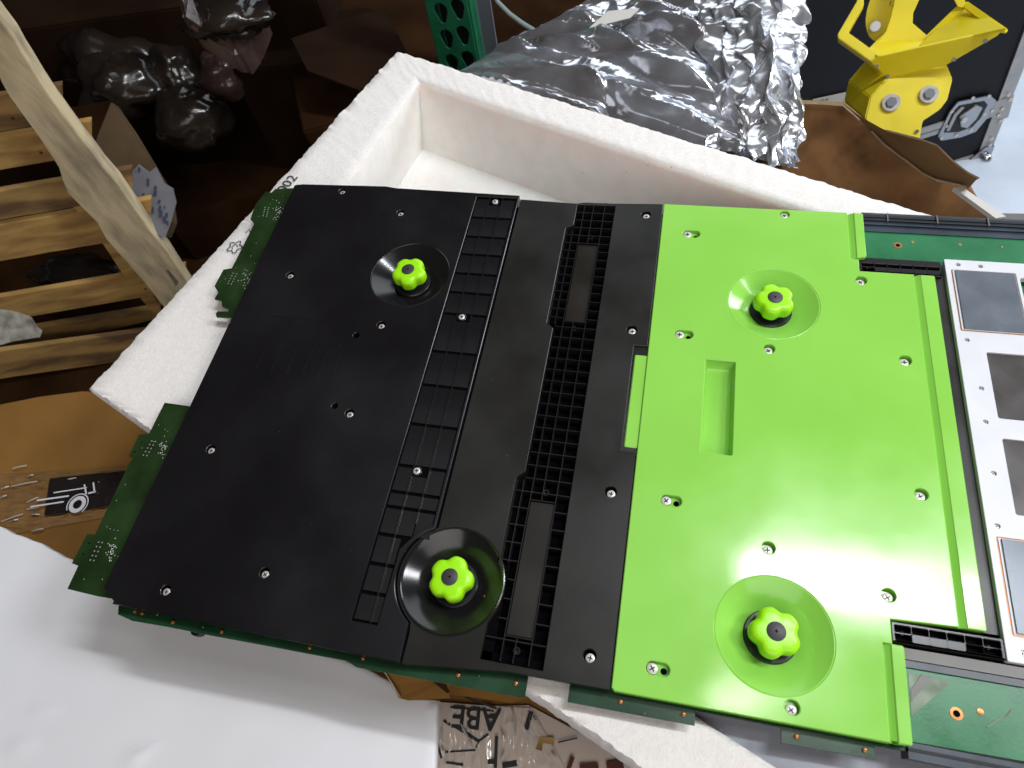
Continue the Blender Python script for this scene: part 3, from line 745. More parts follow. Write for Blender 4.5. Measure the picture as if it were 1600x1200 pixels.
# brown carton under the module with flap, white printed top
t = thing("printed_carton", W(800, 1150, -.5), "carton with white printed top under wrinkled clear tape at the bottom edge", "carton")
z = -.21
top = [(560, 1010), (700, 1000), (830, 1040), (1010, 1110), (1060, 1260), (600, 1260), (560, 1100)]
extrude_poly("carton_body", [W(x, y, z) for x, y in top], (0, 0, -.3), M['card'], t, bevel=.002)
O = [W(x, y, z + .002) for x, y in ((678, 1096), (765, 1103), (826, 1102), (1030, 1210), (1030, 1240), (676, 1240))]
extrude_poly("white_top_panel", O, (0, 0, -.0018), M['wrapwhite'], t)
wavy_sheet("tape_strip", [(686, 1097), (765, 1103), (770, 1230), (680, 1230)], z + .0025, .0015, M['tape2'], t, 40, 60, dirv=(3, 1), seed=5)
wavy_sheet("tape_strip", [(782, 1104), (830, 1106), (900, 1230), (786, 1230)], z + .0025, .0015, M['tape2'], t, 40, 60, dirv=(3, 1.2), seed=15)
zz = z + .0040
xd = (W(740, 1150, zz) - W(783, 1154, zz)).normalized(); yd = (W(760, 1148, zz) - W(761, 1112, zz)).normalized()
textmesh("printed_letters", "ABE", W(783, 1109, zz), xd, yd, .0275, M['ink'], t, 0.0003, bold=.0004)
for a, b, wd in (((704, 1105), (772, 1111), .0016), ((727, 1089), (776, 1107), .002), ((693, 1125), (704, 1133), .0026), ((710, 1134), (748, 1158), .003), ((748, 1158), (763, 1147), .002), ((744, 1168), (748, 1158), .0018),
                 ((680, 1150), (690, 1185), .002), ((696, 1175), (743, 1172), .0016), ((697, 1191), (724, 1195), .0022), ((762, 1190), (772, 1190), .004), ((785, 1196), (808, 1192), .005),
                 ((822, 1140), (830, 1112), .0045), ((776, 1150), (774, 1200), .003), ((872, 1160), (902, 1153), .0012), ((1005, 1195), (1020, 1205), .002)):
    strip("printed_line", [W(*a, zz), W(*b, zz)], wd, 0, M['ink'], t)
for a, b, wd in (((888, 1202), (895, 1182), .004), ((906, 1200), (935, 1198), .006), ((948, 1198), (974, 1194), .0075)):
    strip("printed_bar", [W(*a, zz), W(*b, zz)], wd, 0, M['redink'], t)
for a_, b_ in (((690, 1138), (688, 1158)), ((690, 1166), (694, 1180)), ((720, 1131), (738, 1168)), ((783, 1140), (788, 1158)), ((787, 1172), (782, 1186)), ((834, 1120), (838, 1130)), ((862, 1175), (868, 1182)), ((800, 1108), (806, 1150))):
    tube("painted_glint", [W(*a_, z + .0045), W((a_[0] + b_[0]) / 2 + 1, (a_[1] + b_[1]) / 2, z + .007), W(*b_, z + .0045)], .0008, M['paleglint'], t, 6)  # painted glints again, as thin pale ridges on the tape
strip("printed_bar", [W(866, 1158, zz), W(846, 1156, zz), W(842, 1172, zz)], .006, 0, M['woodl'], t)
# flap sticking up over the sheet
fl = [W(585, 1028, -.100), W(655, 1036, -.105), W(700, 1060, -.125), W(702, 1090, -.13), W(636, 1094, -.122), W(622, 1090, -.121), W(616, 1072, -.118)]
extrude_poly("torn_flap", fl, (0, 0, -.004), M['card'], t)
extrude_poly("torn_flap", [W(652, 1036, -.103), W(678, 1043, -.110), W(702, 1080, -.128), W(700, 1084, -.129), W(672, 1062, -.117)], (0, 0, -.005), M['cardd'], t)
extrude_poly("flap_edge", [W(585, 1028, -.0995), W(588, 1028, -.0995), W(626, 1088, -.119), W(622, 1090, -.121), W(615, 1073, -.118)], (0, 0, -.002), M['cardedge'], t)
flatpoly("torn_flap", [(690, 1040), (830, 1060), (832, 1085), (800, 1098), (760, 1092), (700, 1084)], -.17, M['card'], t)
# black disc standing in for a hole's shade below the module edge
tag(lathe("shade_disc", W(306, 979, -.12).x * 1000, W(306, 979, -.12).y * 1000, [(8, -130), (8, -124), (6, -123)], M['hub'], None, seg=20),
    "small black disc standing in for shade on the white sheet beside the lower circuit board edge", "cap")

# ================================================================== PALLET
def pallet():
    th = radians(22); u = Vector((cos(th), sin(th), 0)); n = Vector((sin(th), -cos(th), 0)); up = Vector((0, 0, 1))
    a = W(150, 250, -.2)
    t = thing("wooden_pallet", Vector((a.x, a.y, -.8)), "worn wooden pallet standing upright at the left with a notched grey smeared stringer", "pallet")
    st = [(-45, 10), (-12, 15), (0, 32), (20, 58), (32, 80), (45, 100), (62, 128), (78, 152), (104, 188), (122, 212), (141, 236), (160, 262), (185, 290), (215, 334), (235, 362), (262, 395), (285, 432), (330, 500), (330, 560),
          (296, 525), (262, 488), (226, 442), (196, 408), (166, 374), (152, 348), (122, 318), (106, 302), (98, 282), (92, 262), (78, 240), (62, 216), (48, 196), (30, 172), (14, 150), (2, 128), (-8, 100), (-45, 70)]
    st = [PL(x, y, a, n) for x, y in st]
    extrude_poly("stringer", st, -n * .036, M['woodg'], t, bevel=.0012)
    ab = a - n * .0365
    boards = [(150, 206, 'woodl'), (214, 266, 'wood'), (299, 344, 'woodl'), (352, 408, 'wood'), (465, 503, 'wood'), (549, 592, 'woodl')]
    ends = [(78, 12), (122, 10), (186, 16), (240, 8), (285, 8), (330, 0)]
    for k, (y0, y1, mt) in enumerate(boards):
        sl = -.172 if k != 5 else -.14
        xr = (96, 142, 206, 236, 290, 330)[k]
        xl = -140
        f = lambda x, y: y + sl * x
        N = 14; topl = []; botl = []
        for i in range(N + 1):
            x = xl + (xr - xl) * i / N
            topl.append(PL(x, f(x, y0) + noise.noise(Vector((x * .05, k, 0))) * 1.0, ab, n)); botl.append(PL(x, f(x, y1) + noise.noise(Vector((x * .05, k, 5))) * 1.2, ab, n))
        o = extrude_poly("deck_board", topl + botl[::-1], -n * .014, M[mt], t, bevel=.001)
        if k == 3:
            pass
        for q in range(2):
            p = PL(ends[k][0] - 52 - q * 6, f(ends[k][0] - 52, y0 + (y1 - y0) * (.3 + .4 * q)), ab, n) + n * .0005
            vs = [p + u * .003 * cos(i * pi / 4) + up * .003 * sin(i * pi / 4) for i in range(8)]
            mk("nail_head", vs + [p + n * .001], [(i, (i + 1) % 8, 8) for i in range(8)], M['nail'], t)
    # rear deck boards seen in the gaps
    ar = a - n * .14
    for (y0, y1) in ((524, 545),):
        pts = [PL(-140, y0 + 22, ar, n), PL(250, y0 - 42, ar, n), PL(250, y1 - 42, ar, n), PL(-140, y1 + 22, ar, n)]
        extrude_poly("rear_deck_board", pts, -n * .018, M['woodl'], t)
    # second stringer face, pale, just behind the first
    st2 = [(100, 285), (112, 305), (152, 340), (170, 372), (200, 412), (226, 442), (250, 478), (250, 500), (222, 470), (196, 436), (170, 395), (140, 352), (112, 322)]
    extrude_poly("stringer_chip", [PL(x, y, a - n * .037, n) for x, y in st2], -n * .02, M['wood'], t, bevel=.001)
    # bit of tape on the stringer
    o = extrude_poly("tape_scrap", [PL(x, y, a, n) for x, y in ((259, 420), (263, 421), (279, 440), (275, 446))], n * .0012, M['clearbag'], t)
    return a, n, u
pa, pn, pu = pallet()

# things seen through and behind the pallet
def blob(name, px, py, t, rx, ry, rz, m, label, cat, seed=0, amp=.25, group=None, parent=None, segs=36, crease=1.0):
    c = PT(px, py, t); vs = []; fs = []
    nu, nv = segs, segs // 2
    for j in range(nv + 1):
        ph = pi * j / nv
        for i in range(nu):
            a = 2 * pi * i / nu; d = Vector((sin(ph) * cos(a), sin(ph) * sin(a), cos(ph)))
            h = 1 + amp * noise.noise(d * 1.6 + Vector((seed, 0, 0))) + crease * amp * .6 * (.5 - abs(noise.noise(d * 3.5 + Vector((0, seed, 0))))) + amp * .25 * noise.noise(d * 9 + Vector((0, 0, seed)))
            vs.append(c + Vector((d.x * rx, d.y * ry, d.z * rz)) * h)
    for j in range(nv):
        for i in range(nu):
            k = (i + 1) % nu; fs.append((j * nu + i, j * nu + k, (j + 1) * nu + k, (j + 1) * nu + i))
    o = mk(name, vs, fs, m, parent, True)
    if label: tag(o, label, cat, group)
    return o
tag(extrude_poly("plastic_scrap", [PT(x, y, 1.55 + .0006 * (x + 20)) for x, y in ((-30, 492), (6, 495), (26, 499), (44, 505), (50, 513), (54, 521), (64, 528), (40, 532), (20, 535), (0, 541), (-30, 544))], (-.01, .02, -.004), M['scrap'], None, .002),
    "pale crumpled plastic scrap poking between the two lowest pallet boards at the left edge", "plastic scrap")
blob("plastic_bag", 135, 428, 1.95, .13, .05, .03, M['plastic'], "dark plastic bag glimpsed through the gap above the middle pallet board", "plastic bag", 5, .4)

# carton with paper label behind the pallet
def face_box(name, A, Bp, Cp, depth, m, parent):
    """box whose near face has corners A, B (along one edge) and C"""
    A, Bp, Cp = Vector(A), Vector(Bp), Vector(Cp); u = Bp - A; v = Cp - A; n = u.cross(v).normalized() * depth
    return obox(name, A, u, v, n, m, parent)
t = thing("labelled_carton", W(230, 330, -.42), "brown carton with a torn printed paper label, just right of the pallet stringer", "carton")
A = PT(172, 160, 1.62); Bq = PT(262, 300, 1.50); Cq = PT(130, 290, 1.56)
pl = [PT(173, 158, 1.60), PT(205, 205, 1.585), PT(262, 300, 1.55), PT(268, 345, 1.55), PT(258, 370, 1.56), PT(180, 330, 1.57), PT(138, 268, 1.58), PT(150, 215, 1.59)]
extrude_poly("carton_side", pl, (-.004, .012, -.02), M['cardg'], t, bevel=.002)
extrude_poly("carton_top", [PT(173, 157, 1.605), PT(148, 218, 1.60), PT(104, 185, 1.66), PT(110, 168, 1.70)], (0, 0, -.03), M['cardd'], t)
lp = [PT(x, y, 1.535 - .0) for x, y in ((204, 270), (216, 258), (232, 270), (243, 262), (256, 288), (270, 296), (275, 318), (268, 345), (258, 372), (244, 366), (230, 345), (214, 322), (200, 296))]
extrude_poly("paper_label", lp, (0, .003, 0), M['paper'], t)
rl = random.Random(2)
for _ in range(16):
    x_ = rl.uniform(216, 262); y_ = 290 + (x_ - 235) * .9 + rl.uniform(-14, 34)
    a_ = (x_, y_); b_ = (x_ + rl.uniform(-3, 3), y_ + rl.uniform(3, 11)); wd = rl.uniform(.002, .006)
    nn = (CAM - PT(*a_, 1.53)).normalized()
    strip("label_print", [PT(*a_, 1.53), PT(*b_, 1.53)], wd, 0, M['blueink'], t, nrm=nn)

o = rough_sheet("dark_floor_cover", [(-2.6, .05), (-.30, .1), (-.12, 2.6), (-3.2, 2.8)], -.77, .02, 3, M['cardd'], "dark brown sheet added over the floor at the left in place of shade", "cardboard", thick=.005)  # dark cover added to hide the bright floor where shade belongs
def dark_box(name, px, py, zt, sx, sy, h, yaw, m, label, cat):
    c = W(px, py, zt); u = Vector((cos(yaw), sin(yaw), 0)); v = Vector((-sin(yaw), cos(yaw), 0))
    t = thing(name, Vector((c.x, c.y, zt - h)), label, cat)
    obox("carton_body", c - u * sx / 2 - v * sy / 2, u * sx, v * sy, Vector((0, 0, -h)), m, t, bevel=.004)
    return t, c, u, v
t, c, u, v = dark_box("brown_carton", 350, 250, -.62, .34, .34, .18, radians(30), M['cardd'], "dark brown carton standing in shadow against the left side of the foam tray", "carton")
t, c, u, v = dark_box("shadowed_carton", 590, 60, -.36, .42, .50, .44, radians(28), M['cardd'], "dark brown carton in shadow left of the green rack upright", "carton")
t, c, u, v = dark_box("dark_carton", 470, 60, -.34, .30, .20, .46, radians(8), M['shadeboard'], "nearly black carton in deep shadow above the top left corner of the tray", "carton")
t, c, u, v = dark_box("far_carton", 160, -60, -.22, 1.1, .5, .58, radians(12), M['shadeboard'], "long dark carton in deep shadow at the top left of the picture", "carton")
blob("wrapped_bundle", 175, 80, 1.95, .13, .10, .07, M['plastic'], "dark wrapped bundle with a ring shaped rim in the shadow at top left", "bundle", 1, .35, "plastic wrapped bundles in the shadow")
blob("wrapped_bundle", 190, 130, 1.85, .09, .09, .06, M['plastic'], "glossy black plastic bundle directly above the labelled carton", "bundle", 2, .35, "plastic wrapped bundles in the shadow")
blob("wrapped_bundle", 272, 118, 1.85, .07, .07, .06, M['plastic'], "bluish dark plastic bundle between the red wrapped one and the glossy round one", "bundle", 7, .4, "plastic wrapped bundles in the shadow")
blob("wrapped_bundle", 300, 185, 1.72, .075, .07, .06, M['plastic'], "glossy round plastic bundle with bright glints above the dark brown carton", "bundle", 9, .3, "plastic wrapped bundles in the shadow")
blob("wrapped_bundle", 350, 118, 1.80, .05, .05, .05, M['pinkwrap'], "small pale ended plastic bundle at the right of the pile in the shadow", "bundle", 12, .3, "plastic wrapped bundles in the shadow")
blob("wrapped_bundle", 240, 62, 1.95, .06, .06, .05, M['redplastic'], "dull dark red bundle in the middle of the shadowed pile", "bundle", 14, .3, "plastic wrapped bundles in the shadow")
t = thing("wrapped_parcel", PT(340, 40, 1.55), "long brown parcel wrapped in glossy plastic at the top left, above the bundles", "parcel")
extrude_poly("parcel_body", [PT(275, -20, 1.55), PT(290, -30, 1.6), PT(410, 10, 1.6), PT(392, 55, 1.52), PT(372, 84, 1.5), PT(282, 25, 1.5)], (0, 0, -.06), M['pinkwrap'], t, bevel=.01)
blob("plastic_wrap", 352, 22, 1.545, .08, .07, .03, M['plastic'], None, None, 20, .4, parent=t)
# brown board lying diagonally in shadow
t = thing("leaning_board", PT(560, 50, 1.9), "dim brown cardboard flap leaning in the shadow beside the top corner of the tray", "board")
extrude_poly("board_panel", [PT(455, 60, 1.62), PT(600, 10, 1.75), PT(640, 90, 1.55), PT(560, 140, 1.45), PT(480, 110, 1.5)], (0, 0, -.006), M['shadeboard'], t)

# ================================================================== GREEN RACK UPRIGHT
def rack():
    yaw = radians(-6); u = Vector((cos(yaw), sin(yaw), 0)); n = Vector((sin(yaw), -cos(yaw), 0))
    a = W(690, 60, -.25)
    t = thing("rack_upright", Vector((a.x, a.y, -.8)), "green steel rack upright with two columns of teardrop slots behind the foam tray", "rack upright")
    q = lambda x, y: PL(x, y, a, n)
    def st(p): d = p - a; return (d.dot(u), d.z)
    L0 = st(q(675, 50))[0]; R0 = st(q(738, 50))[0]
    wd = R0 - L0
    z0, z1 = -.8 - a.z, .35
    zs = [st(q(704, y))[1] for y in (20, 60)]
    pitch = zs[0] - zs[1]
    holes = []
    for k in range(-3, 9):
        for c, dz, fx in ((0, 0, .34), (1, pitch * .18, .76)):
            zc = zs[0] + pitch * k + dz + .004; xc = L0 + wd * fx
            r = .0135 * wd / .085; hp = []
            for i in range(11):
                an = radians(-15) + radians(210) * i / 10; hp.append((xc + r * cos(an), zc + r * sin(an)))
            hp += [(xc - r * .42, zc - r * 1.7), (xc, zc - r * 1.95), (xc + r * .42, zc - r * 1.7)]
            if zc > z1 - .03 or zc < z0 + .05: continue
            holes.append(hp)
    o = slab("front_face", [(L0, z0), (R0, z0), (R0, z1), (L0, z1)], 0, -.003, M['rack'], t, holes=holes, ch=.0004, unit=1)
    o.matrix_local = Matrix()
    # map (x,z,-y) frame: rewrite vertices into the standing frame
    wl = WLOC[o.name]
    for vt in o.data.vertices:
        p = vt.co + wl; vt.co = a + u * p.x + Vector((0, 0, 1)) * p.y + n * p.z - Vector((a.x, a.y, -.8))
    o.location = (0, 0, 0); WLOC[o.name] = Vector((a.x, a.y, -.8))
    up = Vector((0, 0, 1))
    base = a + u * L0 + up * z0
    H = up * (z1 - z0)
    obox("side_flange", a + u * R0 + up * z0 - n * .0035, u * .0035, H, -n * .07, M['rack'], t)
    obox("side_flange", base - n * .0035, -u * .003, H, -n * .07, M['rack'], t)
    obox("grey_brace", a + u * (R0 + .006) + up * z0 - n * .03, u * .027, H, -n * .004, M['rackside'], t)
    obox("inner_wall", base - n * .05 + u * .001, u * (wd - .002), H, -n * .003, M['rackhole'], t)
rack()
tube("cable_tmp", [PT(x, y, 1.75 - i * .01) for i, (x, y) in enumerate(((745, -60), (765, -20), (778, 4), (796, 22), (815, 36), (838, 50), (870, 62)))], .0055, M['cable'], None)
cb = bpy.data.objects["cable_tmp"]
cb.name = "cable"; tag(cb, "thin pale grey cable dropping behind the silver bag right of the rack", "cable")

# ================================================================== ANTISTATIC BAGS
def crumple(name, pixq, z, m, label, cat, nx, ny, amp, facets, seed, tilt=0.0, edgejag=.0, parent=None, fine=1.0, bulge=.0, aniso=None):
    """sheet of foil over a quad given in picture corners at height z; height = folded planes"""
    r = random.Random(seed)
    a, b, c, d = [W(x, y, zz_) for x, y, zz_ in pixq]
    folds = []
    for _ in range(facets):
        an = r.uniform(0, pi) if aniso is None else r.gauss(aniso, .35)
        folds.append((cos(an), sin(an), r.uniform(-1, 1), r.uniform(-1, 1), r.uniform(.45, 1) * r.choice((1, 1, -1)), r.uniform(.05, .22), r.uniform(.35, 1.1)))
    ux = (b - a).length / 2; uy = (d - a).length / 2
    vs = []; fs = []
    for j in range(ny + 1):
        for i in range(nx + 1):
            u, v = i / nx, j / ny
            p = a.lerp(b, u).lerp(d.lerp(c, u), v)
            if edgejag:
                p = p + Vector((noise.noise(Vector((u * 9, v * 9, seed))), noise.noise(Vector((u * 9, v * 9, seed + 7))), 0)) * edgejag
            X, Y = u * 2 - 1, v * 2 - 1
            h = 0
            wx = .12 * noise.noise(Vector((X * 1.7, Y * 1.7, seed)))
            for cx, cy, ox, oy, s_, w_, ln in folds:
                q = ((X - ox) * cx + (Y - oy) * cy + wx) / w_
                if abs(q) >= 1: continue
                g = (-(X - ox) * cy + (Y - oy) * cx) / ln
                h += s_ * w_ * 5 * (1 - abs(q)) * max(0, 1 - abs(g))
            e = min(1, 6 * min(u, 1 - u, v, 1 - v))
            rg = abs(noise.noise(Vector((p.x * 26, p.y * 26, seed)))) + .4 * abs(noise.noise(Vector((p.x * 60, p.y * 60, seed + 2))))
            vs.append(p + Vector((0, 0, amp * h * (.4 + .6 * e) - fine * .016 * rg + bulge * (1 - X * X) * (1 - Y * Y))))
    for j in range(ny):
        for i in range(nx):
            k = j * (nx + 1) + i; fs.append((k, k + 1, k + nx + 2, k + nx + 1))
    o = mk(name, vs, fs, m, parent, True, autos=28)
    return o
BAG = thing("antistatic_bag", W(1000, 130, -.2), "large crumpled silver antistatic bag lying behind the foam tray", "antistatic bag")
crumple("bag_film", [(690, 130, -.10), (1215, 255, -.10), (1140, 40, -.10), (820, 47, -.12)], -.1, M['foild'], None, None, 220, 120, .034, 30, 3, parent=BAG, fine=.15, bulge=.02, aniso=1.1)
crumple("crumpled_end", [(1110, 230, -.10), (1248, 262, -.09), (1262, -20, -.05), (1090, -10, -.08)], -.08, M['foil'], None, None, 130, 190, .034, 18, 8, edgejag=.02, parent=BAG, fine=.32, bulge=.02)
crumple("back_film", [(800, 62, -.14), (1150, 60, -.11), (1180, -40, -.10), (960, -20, -.14)], -.12, M['foild'], None, None, 130, 60, .018, 20, 17, parent=BAG, fine=.35, aniso=1.0)
crumple("bag_corner", [(1196, 195, -.085), (1226, 190, -.085), (1252, 252, -.08), (1222, 248, -.085)], -.08, M['foil'], None, None, 40, 50, .012, 10, 5, parent=BAG, fine=.7)
o = extrude_poly("paper_label", [W(921, 43, -.07), W(950, 17, -.07), W(999, 13, -.07), W(985, 27, -.07)], (0, 0, -.001), M['label'], BAG)

# ================================================================== TORN CARTON
def torn():
    t = thing("torn_carton", W(1380, 260, -.3), "torn open brown carton with ragged flaps in front of the yellow bracket", "carton")
    def ragged(pix, z_or, m, name, vec, seed=0, amp=2.0):
        out = []
        Q = [W(x, y, z) for x, y, z in pix]; cen = sum(Q, Vector()) / len(Q); nn = Vector()
        for i in range(len(Q)): nn += (Q[i - 1] - cen).cross(Q[i] - cen)
        nn.normalize()
        P = pix
        for i in range(len(P)):
            a, b = P[i], P[(i + 1) % len(P)]
            n = max(1, int(hypot(b[0] - a[0], b[1] - a[1]) / 5))
            for k in range(n):
                f = k / n; x = a[0] + (b[0] - a[0]) * f; y = a[1] + (b[1] - a[1]) * f
                h = noise.noise(Vector((x * .13, y * .13, seed))) * amp + noise.noise(Vector((x * .5, y * .5, seed))) * amp * .5
                out.append(PL(x + h, y + h * .6, cen, nn))
        extrude_poly(name, out, vec, m, t)
        if nn.dot(CAM - cen) < 0: nn = -nn
        return cen + nn * .003, nn
    # inside back wall, dark, sloping down to the front
    wall = ragged([(1196, 168, -.17), (1240, 160, -.16), (1318, 163, -.16), (1345, 186, -.165), (1380, 225, -.17), (1420, 255, -.175), (1462, 284, -.18), (1510, 291, -.18), (1562, 342, -.185), (1440, 345, -.25), (1230, 290, -.25)], 0, M['cardm'], "carton_wall", (0, 0, -.006), 1)
    # rear flap, lighter, leaning up
    flap = ragged([(1318, 162, -.158), (1344, 182, -.15), (1384, 204, -.13), (1436, 216, -.12), (1464, 226, -.12), (1490, 252, -.125), (1512, 268, -.13), (1531, 278, -.135), (1512, 294, -.175), (1462, 284, -.178), (1420, 255, -.173), (1380, 225, -.168), (1345, 186, -.163)], 0, M['cardl'], "torn_flap", (0, .004, -.003), 2, 2.5)
    # pale torn edges
    for P in ([(1362, 204), (1380, 224), (1400, 240), (1420, 254), (1440, 270), (1462, 283), (1486, 286), (1510, 292)],
              ):
        pts = [PL(x, y + noise.noise(Vector((x * .2, 0, 0))) * 3, *flap) for x, y in P]
        strip("torn_edge", pts, .006, 0, M['cardedge'], t, nrm=flap[1])
    pts = [PL(x, y + noise.noise(Vector((x * .3, 0, 0))) * 3, *flap) for x, y in [(1384, 204), (1410, 210), (1436, 216), (1464, 226), (1490, 252), (1512, 268), (1530, 278)]]
    strip("torn_edge", pts, .004, 0, M['cardedge'], t, nrm=flap[1])
    pts = [PL(x, y + noise.noise(Vector((x * .3, 0, 0))) * 3, *wall) for x, y in [(1204, 165), (1240, 159), (1280, 160), (1318, 163), (1336, 178), (1345, 186)]]
    strip("torn_edge", pts, .005, 0, M['cardedge'], t, nrm=wall[1])
    extrude_poly("pale_flap_edge", [W(1490, 293, -.172), W(1505, 293, -.172), W(1572, 338, -.172), W(1556, 341, -.172)], (0, 0, -.006), M['label'], t)
    extrude_poly("pale_flap_edge", [W(1555, 333, -.175), W(1620, 334, -.175), W(1620, 350, -.175), W(1550, 346, -.175)], (0, 0, -.006), M['greyrail'], t)
    # body of the carton under the flaps
    extrude_poly("carton_body", [W(x, y, -.26) for x, y in ((1205, 178), (1310, 170), (1420, 226), (1500, 262), (1540, 330), (1230, 300))], (0, 0, -.3), M['cardm'], t)
torn()

# ================================================================== ROAD CASE
def road_case():
    yaw = radians(18); u = Vector((cos(yaw), sin(yaw), 0)); n = Vector((sin(yaw), -cos(yaw), 0)); up = Vector((0, 0, 1))
    a = W(1540, 242, -.8)
    t = thing("road_case", a, "black road case with aluminium edging and a butterfly latch on the bright floor", "road case")
    q = lambda x, y, o=0.0: PL(x, y, a + n * o, n)
    # axes in the face plane from the seam and the right edge
    H = (q(1560, 152) - q(1440, 190)).normalized(); V = (q(1600, 88) - q(1540, 242)).normalized(); V = (V - H * V.dot(H)).normalized()
    C = q(1542, 246)
    wide = .66; low = (q(1500, 190) - C).dot(V); lh = low
    def fb(name, s0, t0, s1, t1, d0, d1, m, bevel=0.0):
        o_ = C - H * s0 + V * t0 + n * d0
        return obox(name, o_, -H * (s1 - s0), V * (t1 - t0), n * (d1 - d0), m, t, bevel)
    fb("case_body", 0, 0, wide, low, -.40, 0, M['case']); fb("case_lid", 0, low + .003, wide, .75, -.40, 0, M['case'])
    e = .029
    fb("edge_profile", -.002, low - e * .5, wide, low - .0005, .0015, .004, M['alu']); fb("edge_profile", -.002, low + .0035, wide, low + e * .75, .0015, .005, M['alu'])
    fb("edge_profile", -.0015, .03, e, low - .013, .001, .0045, M['alu']); fb("edge_profile", -.0015, low + e, e, .75, .001, .0045, M['alu'])
    fb("edge_profile", .04, -.0015, wide, e, .001, .0042, M['alu'])
    fb("edge_profile", -.004, .0, -.002, .75, -.03, .001, M['alu'])
    # ball corner
    cc = C - H * .012 + V * .012
    pts = [C + H * .004 - V * .004, C + H * .004 + V * .045, C - H * .02 + V * .05, C - H * .05 + V * .02, C - H * .045 - V * .004]
    extrude_poly("ball_corner", [p + n * .004 for p in pts], n * .004, M['alud'], t, bevel=.0015)
    blobo = None
    cs = C - H * .012 + V * .012 + n * .012
    vs = []; fs = []
    for j in range(9):
        for i in range(16):
            ph = pi * j / 8; an = 2 * pi * i / 16; vs.append(cs + Vector((sin(ph) * cos(an), sin(ph) * sin(an), cos(ph))) * .014)
    for j in range(8):
        for i in range(16): k = (i + 1) % 16; fs.append((j * 16 + i, j * 16 + k, (j + 1) * 16 + k, (j + 1) * 16 + i))
    mk("corner_ball", vs, fs, M['alud'], t, True)
    # latch: octagonal dish plate with inner recess and handle
    def st(x, y): p = q(x, y) - C; return (-p.dot(H), p.dot(V))
    pl = [(1465, 212), (1484, 172), (1496, 158), (1546, 148), (1556, 156), (1540, 186), (1524, 205), (1500, 214), (1470, 219)]
    inn = [(1475, 207), (1489, 176), (1500, 165), (1538, 158), (1543, 163), (1532, 184), (1519, 198), (1497, 206)]
    P = lambda L, o: [q(x, y, o) for x, y in L]
    latch = extrude_poly("latch_plate", P(pl, .0055), n * .003, M['alud'], t, bevel=.001)
    extrude_poly("latch_recess", P(inn, .0087), n * .0012, M['recess'], latch)
    extrude_poly("latch_rim", P([(1478, 204), (1490, 178), (1501, 167), (1506, 167), (1494, 180), (1483, 203)], .010), n * .003, M['alu'], latch)
    extrude_poly("latch_handle", P([(1498, 180), (1524, 162), (1534, 166), (1524, 184), (1510, 198), (1500, 196)], .010), n * .006, M['alud'], latch, bevel=.001)
    cpt = q(1506, 187, .017)
    for k in range(1): pass
    vs = [cpt + H * .007 * cos(i * pi / 8) + V * .007 * sin(i * pi / 8) for i in range(16)]
    extrude_poly("latch_pivot", vs, n * .004, M['steel'], latch)
    for x, y in ((1471, 215), (1480, 197), (1487, 174), (1520, 153), (1545, 150), (1494, 211), (1517, 203), (1538, 178), (1550, 173), (1560, 180), (1566, 170), (1576, 148), (1578, 156), (1563, 189), (1547, 227), (1549, 217)):
        c = q(x, y, .009)
        vs = [c + H * .0042 * cos(i * pi / 4) + V * .0042 * sin(i * pi / 4) for i in range(8)]
        extrude_poly("rivet", vs, n * .002, M['steel'], t)
    extrude_poly("corner_brace", P([(1536, 172), (1552, 160), (1584, 148), (1575, 182), (1560, 188), (1548, 180)], .0052), n * .002, M['alu'], t)
    # paper tag at lower left of the visible face
    lp = [q(x, y, .003) for x, y in ((1270, 155), (1322, 144), (1324, 158), (1272, 164))]
    tag_o = extrude_poly("paper_tag", lp, n * .001, M['label'], t)
    textmesh("tag_print", "N0.P", q(1276, 162, .0045), (q(1320, 150) - q(1272, 160)), V, .012, M['ink'], tag_o, .0005)
    extrude_poly("paper_tag", [q(x, y, .004) for x, y in ((1318, 160), (1324, 158), (1340, 176), (1338, 180))], n * .001, M['label'], t)
road_case()

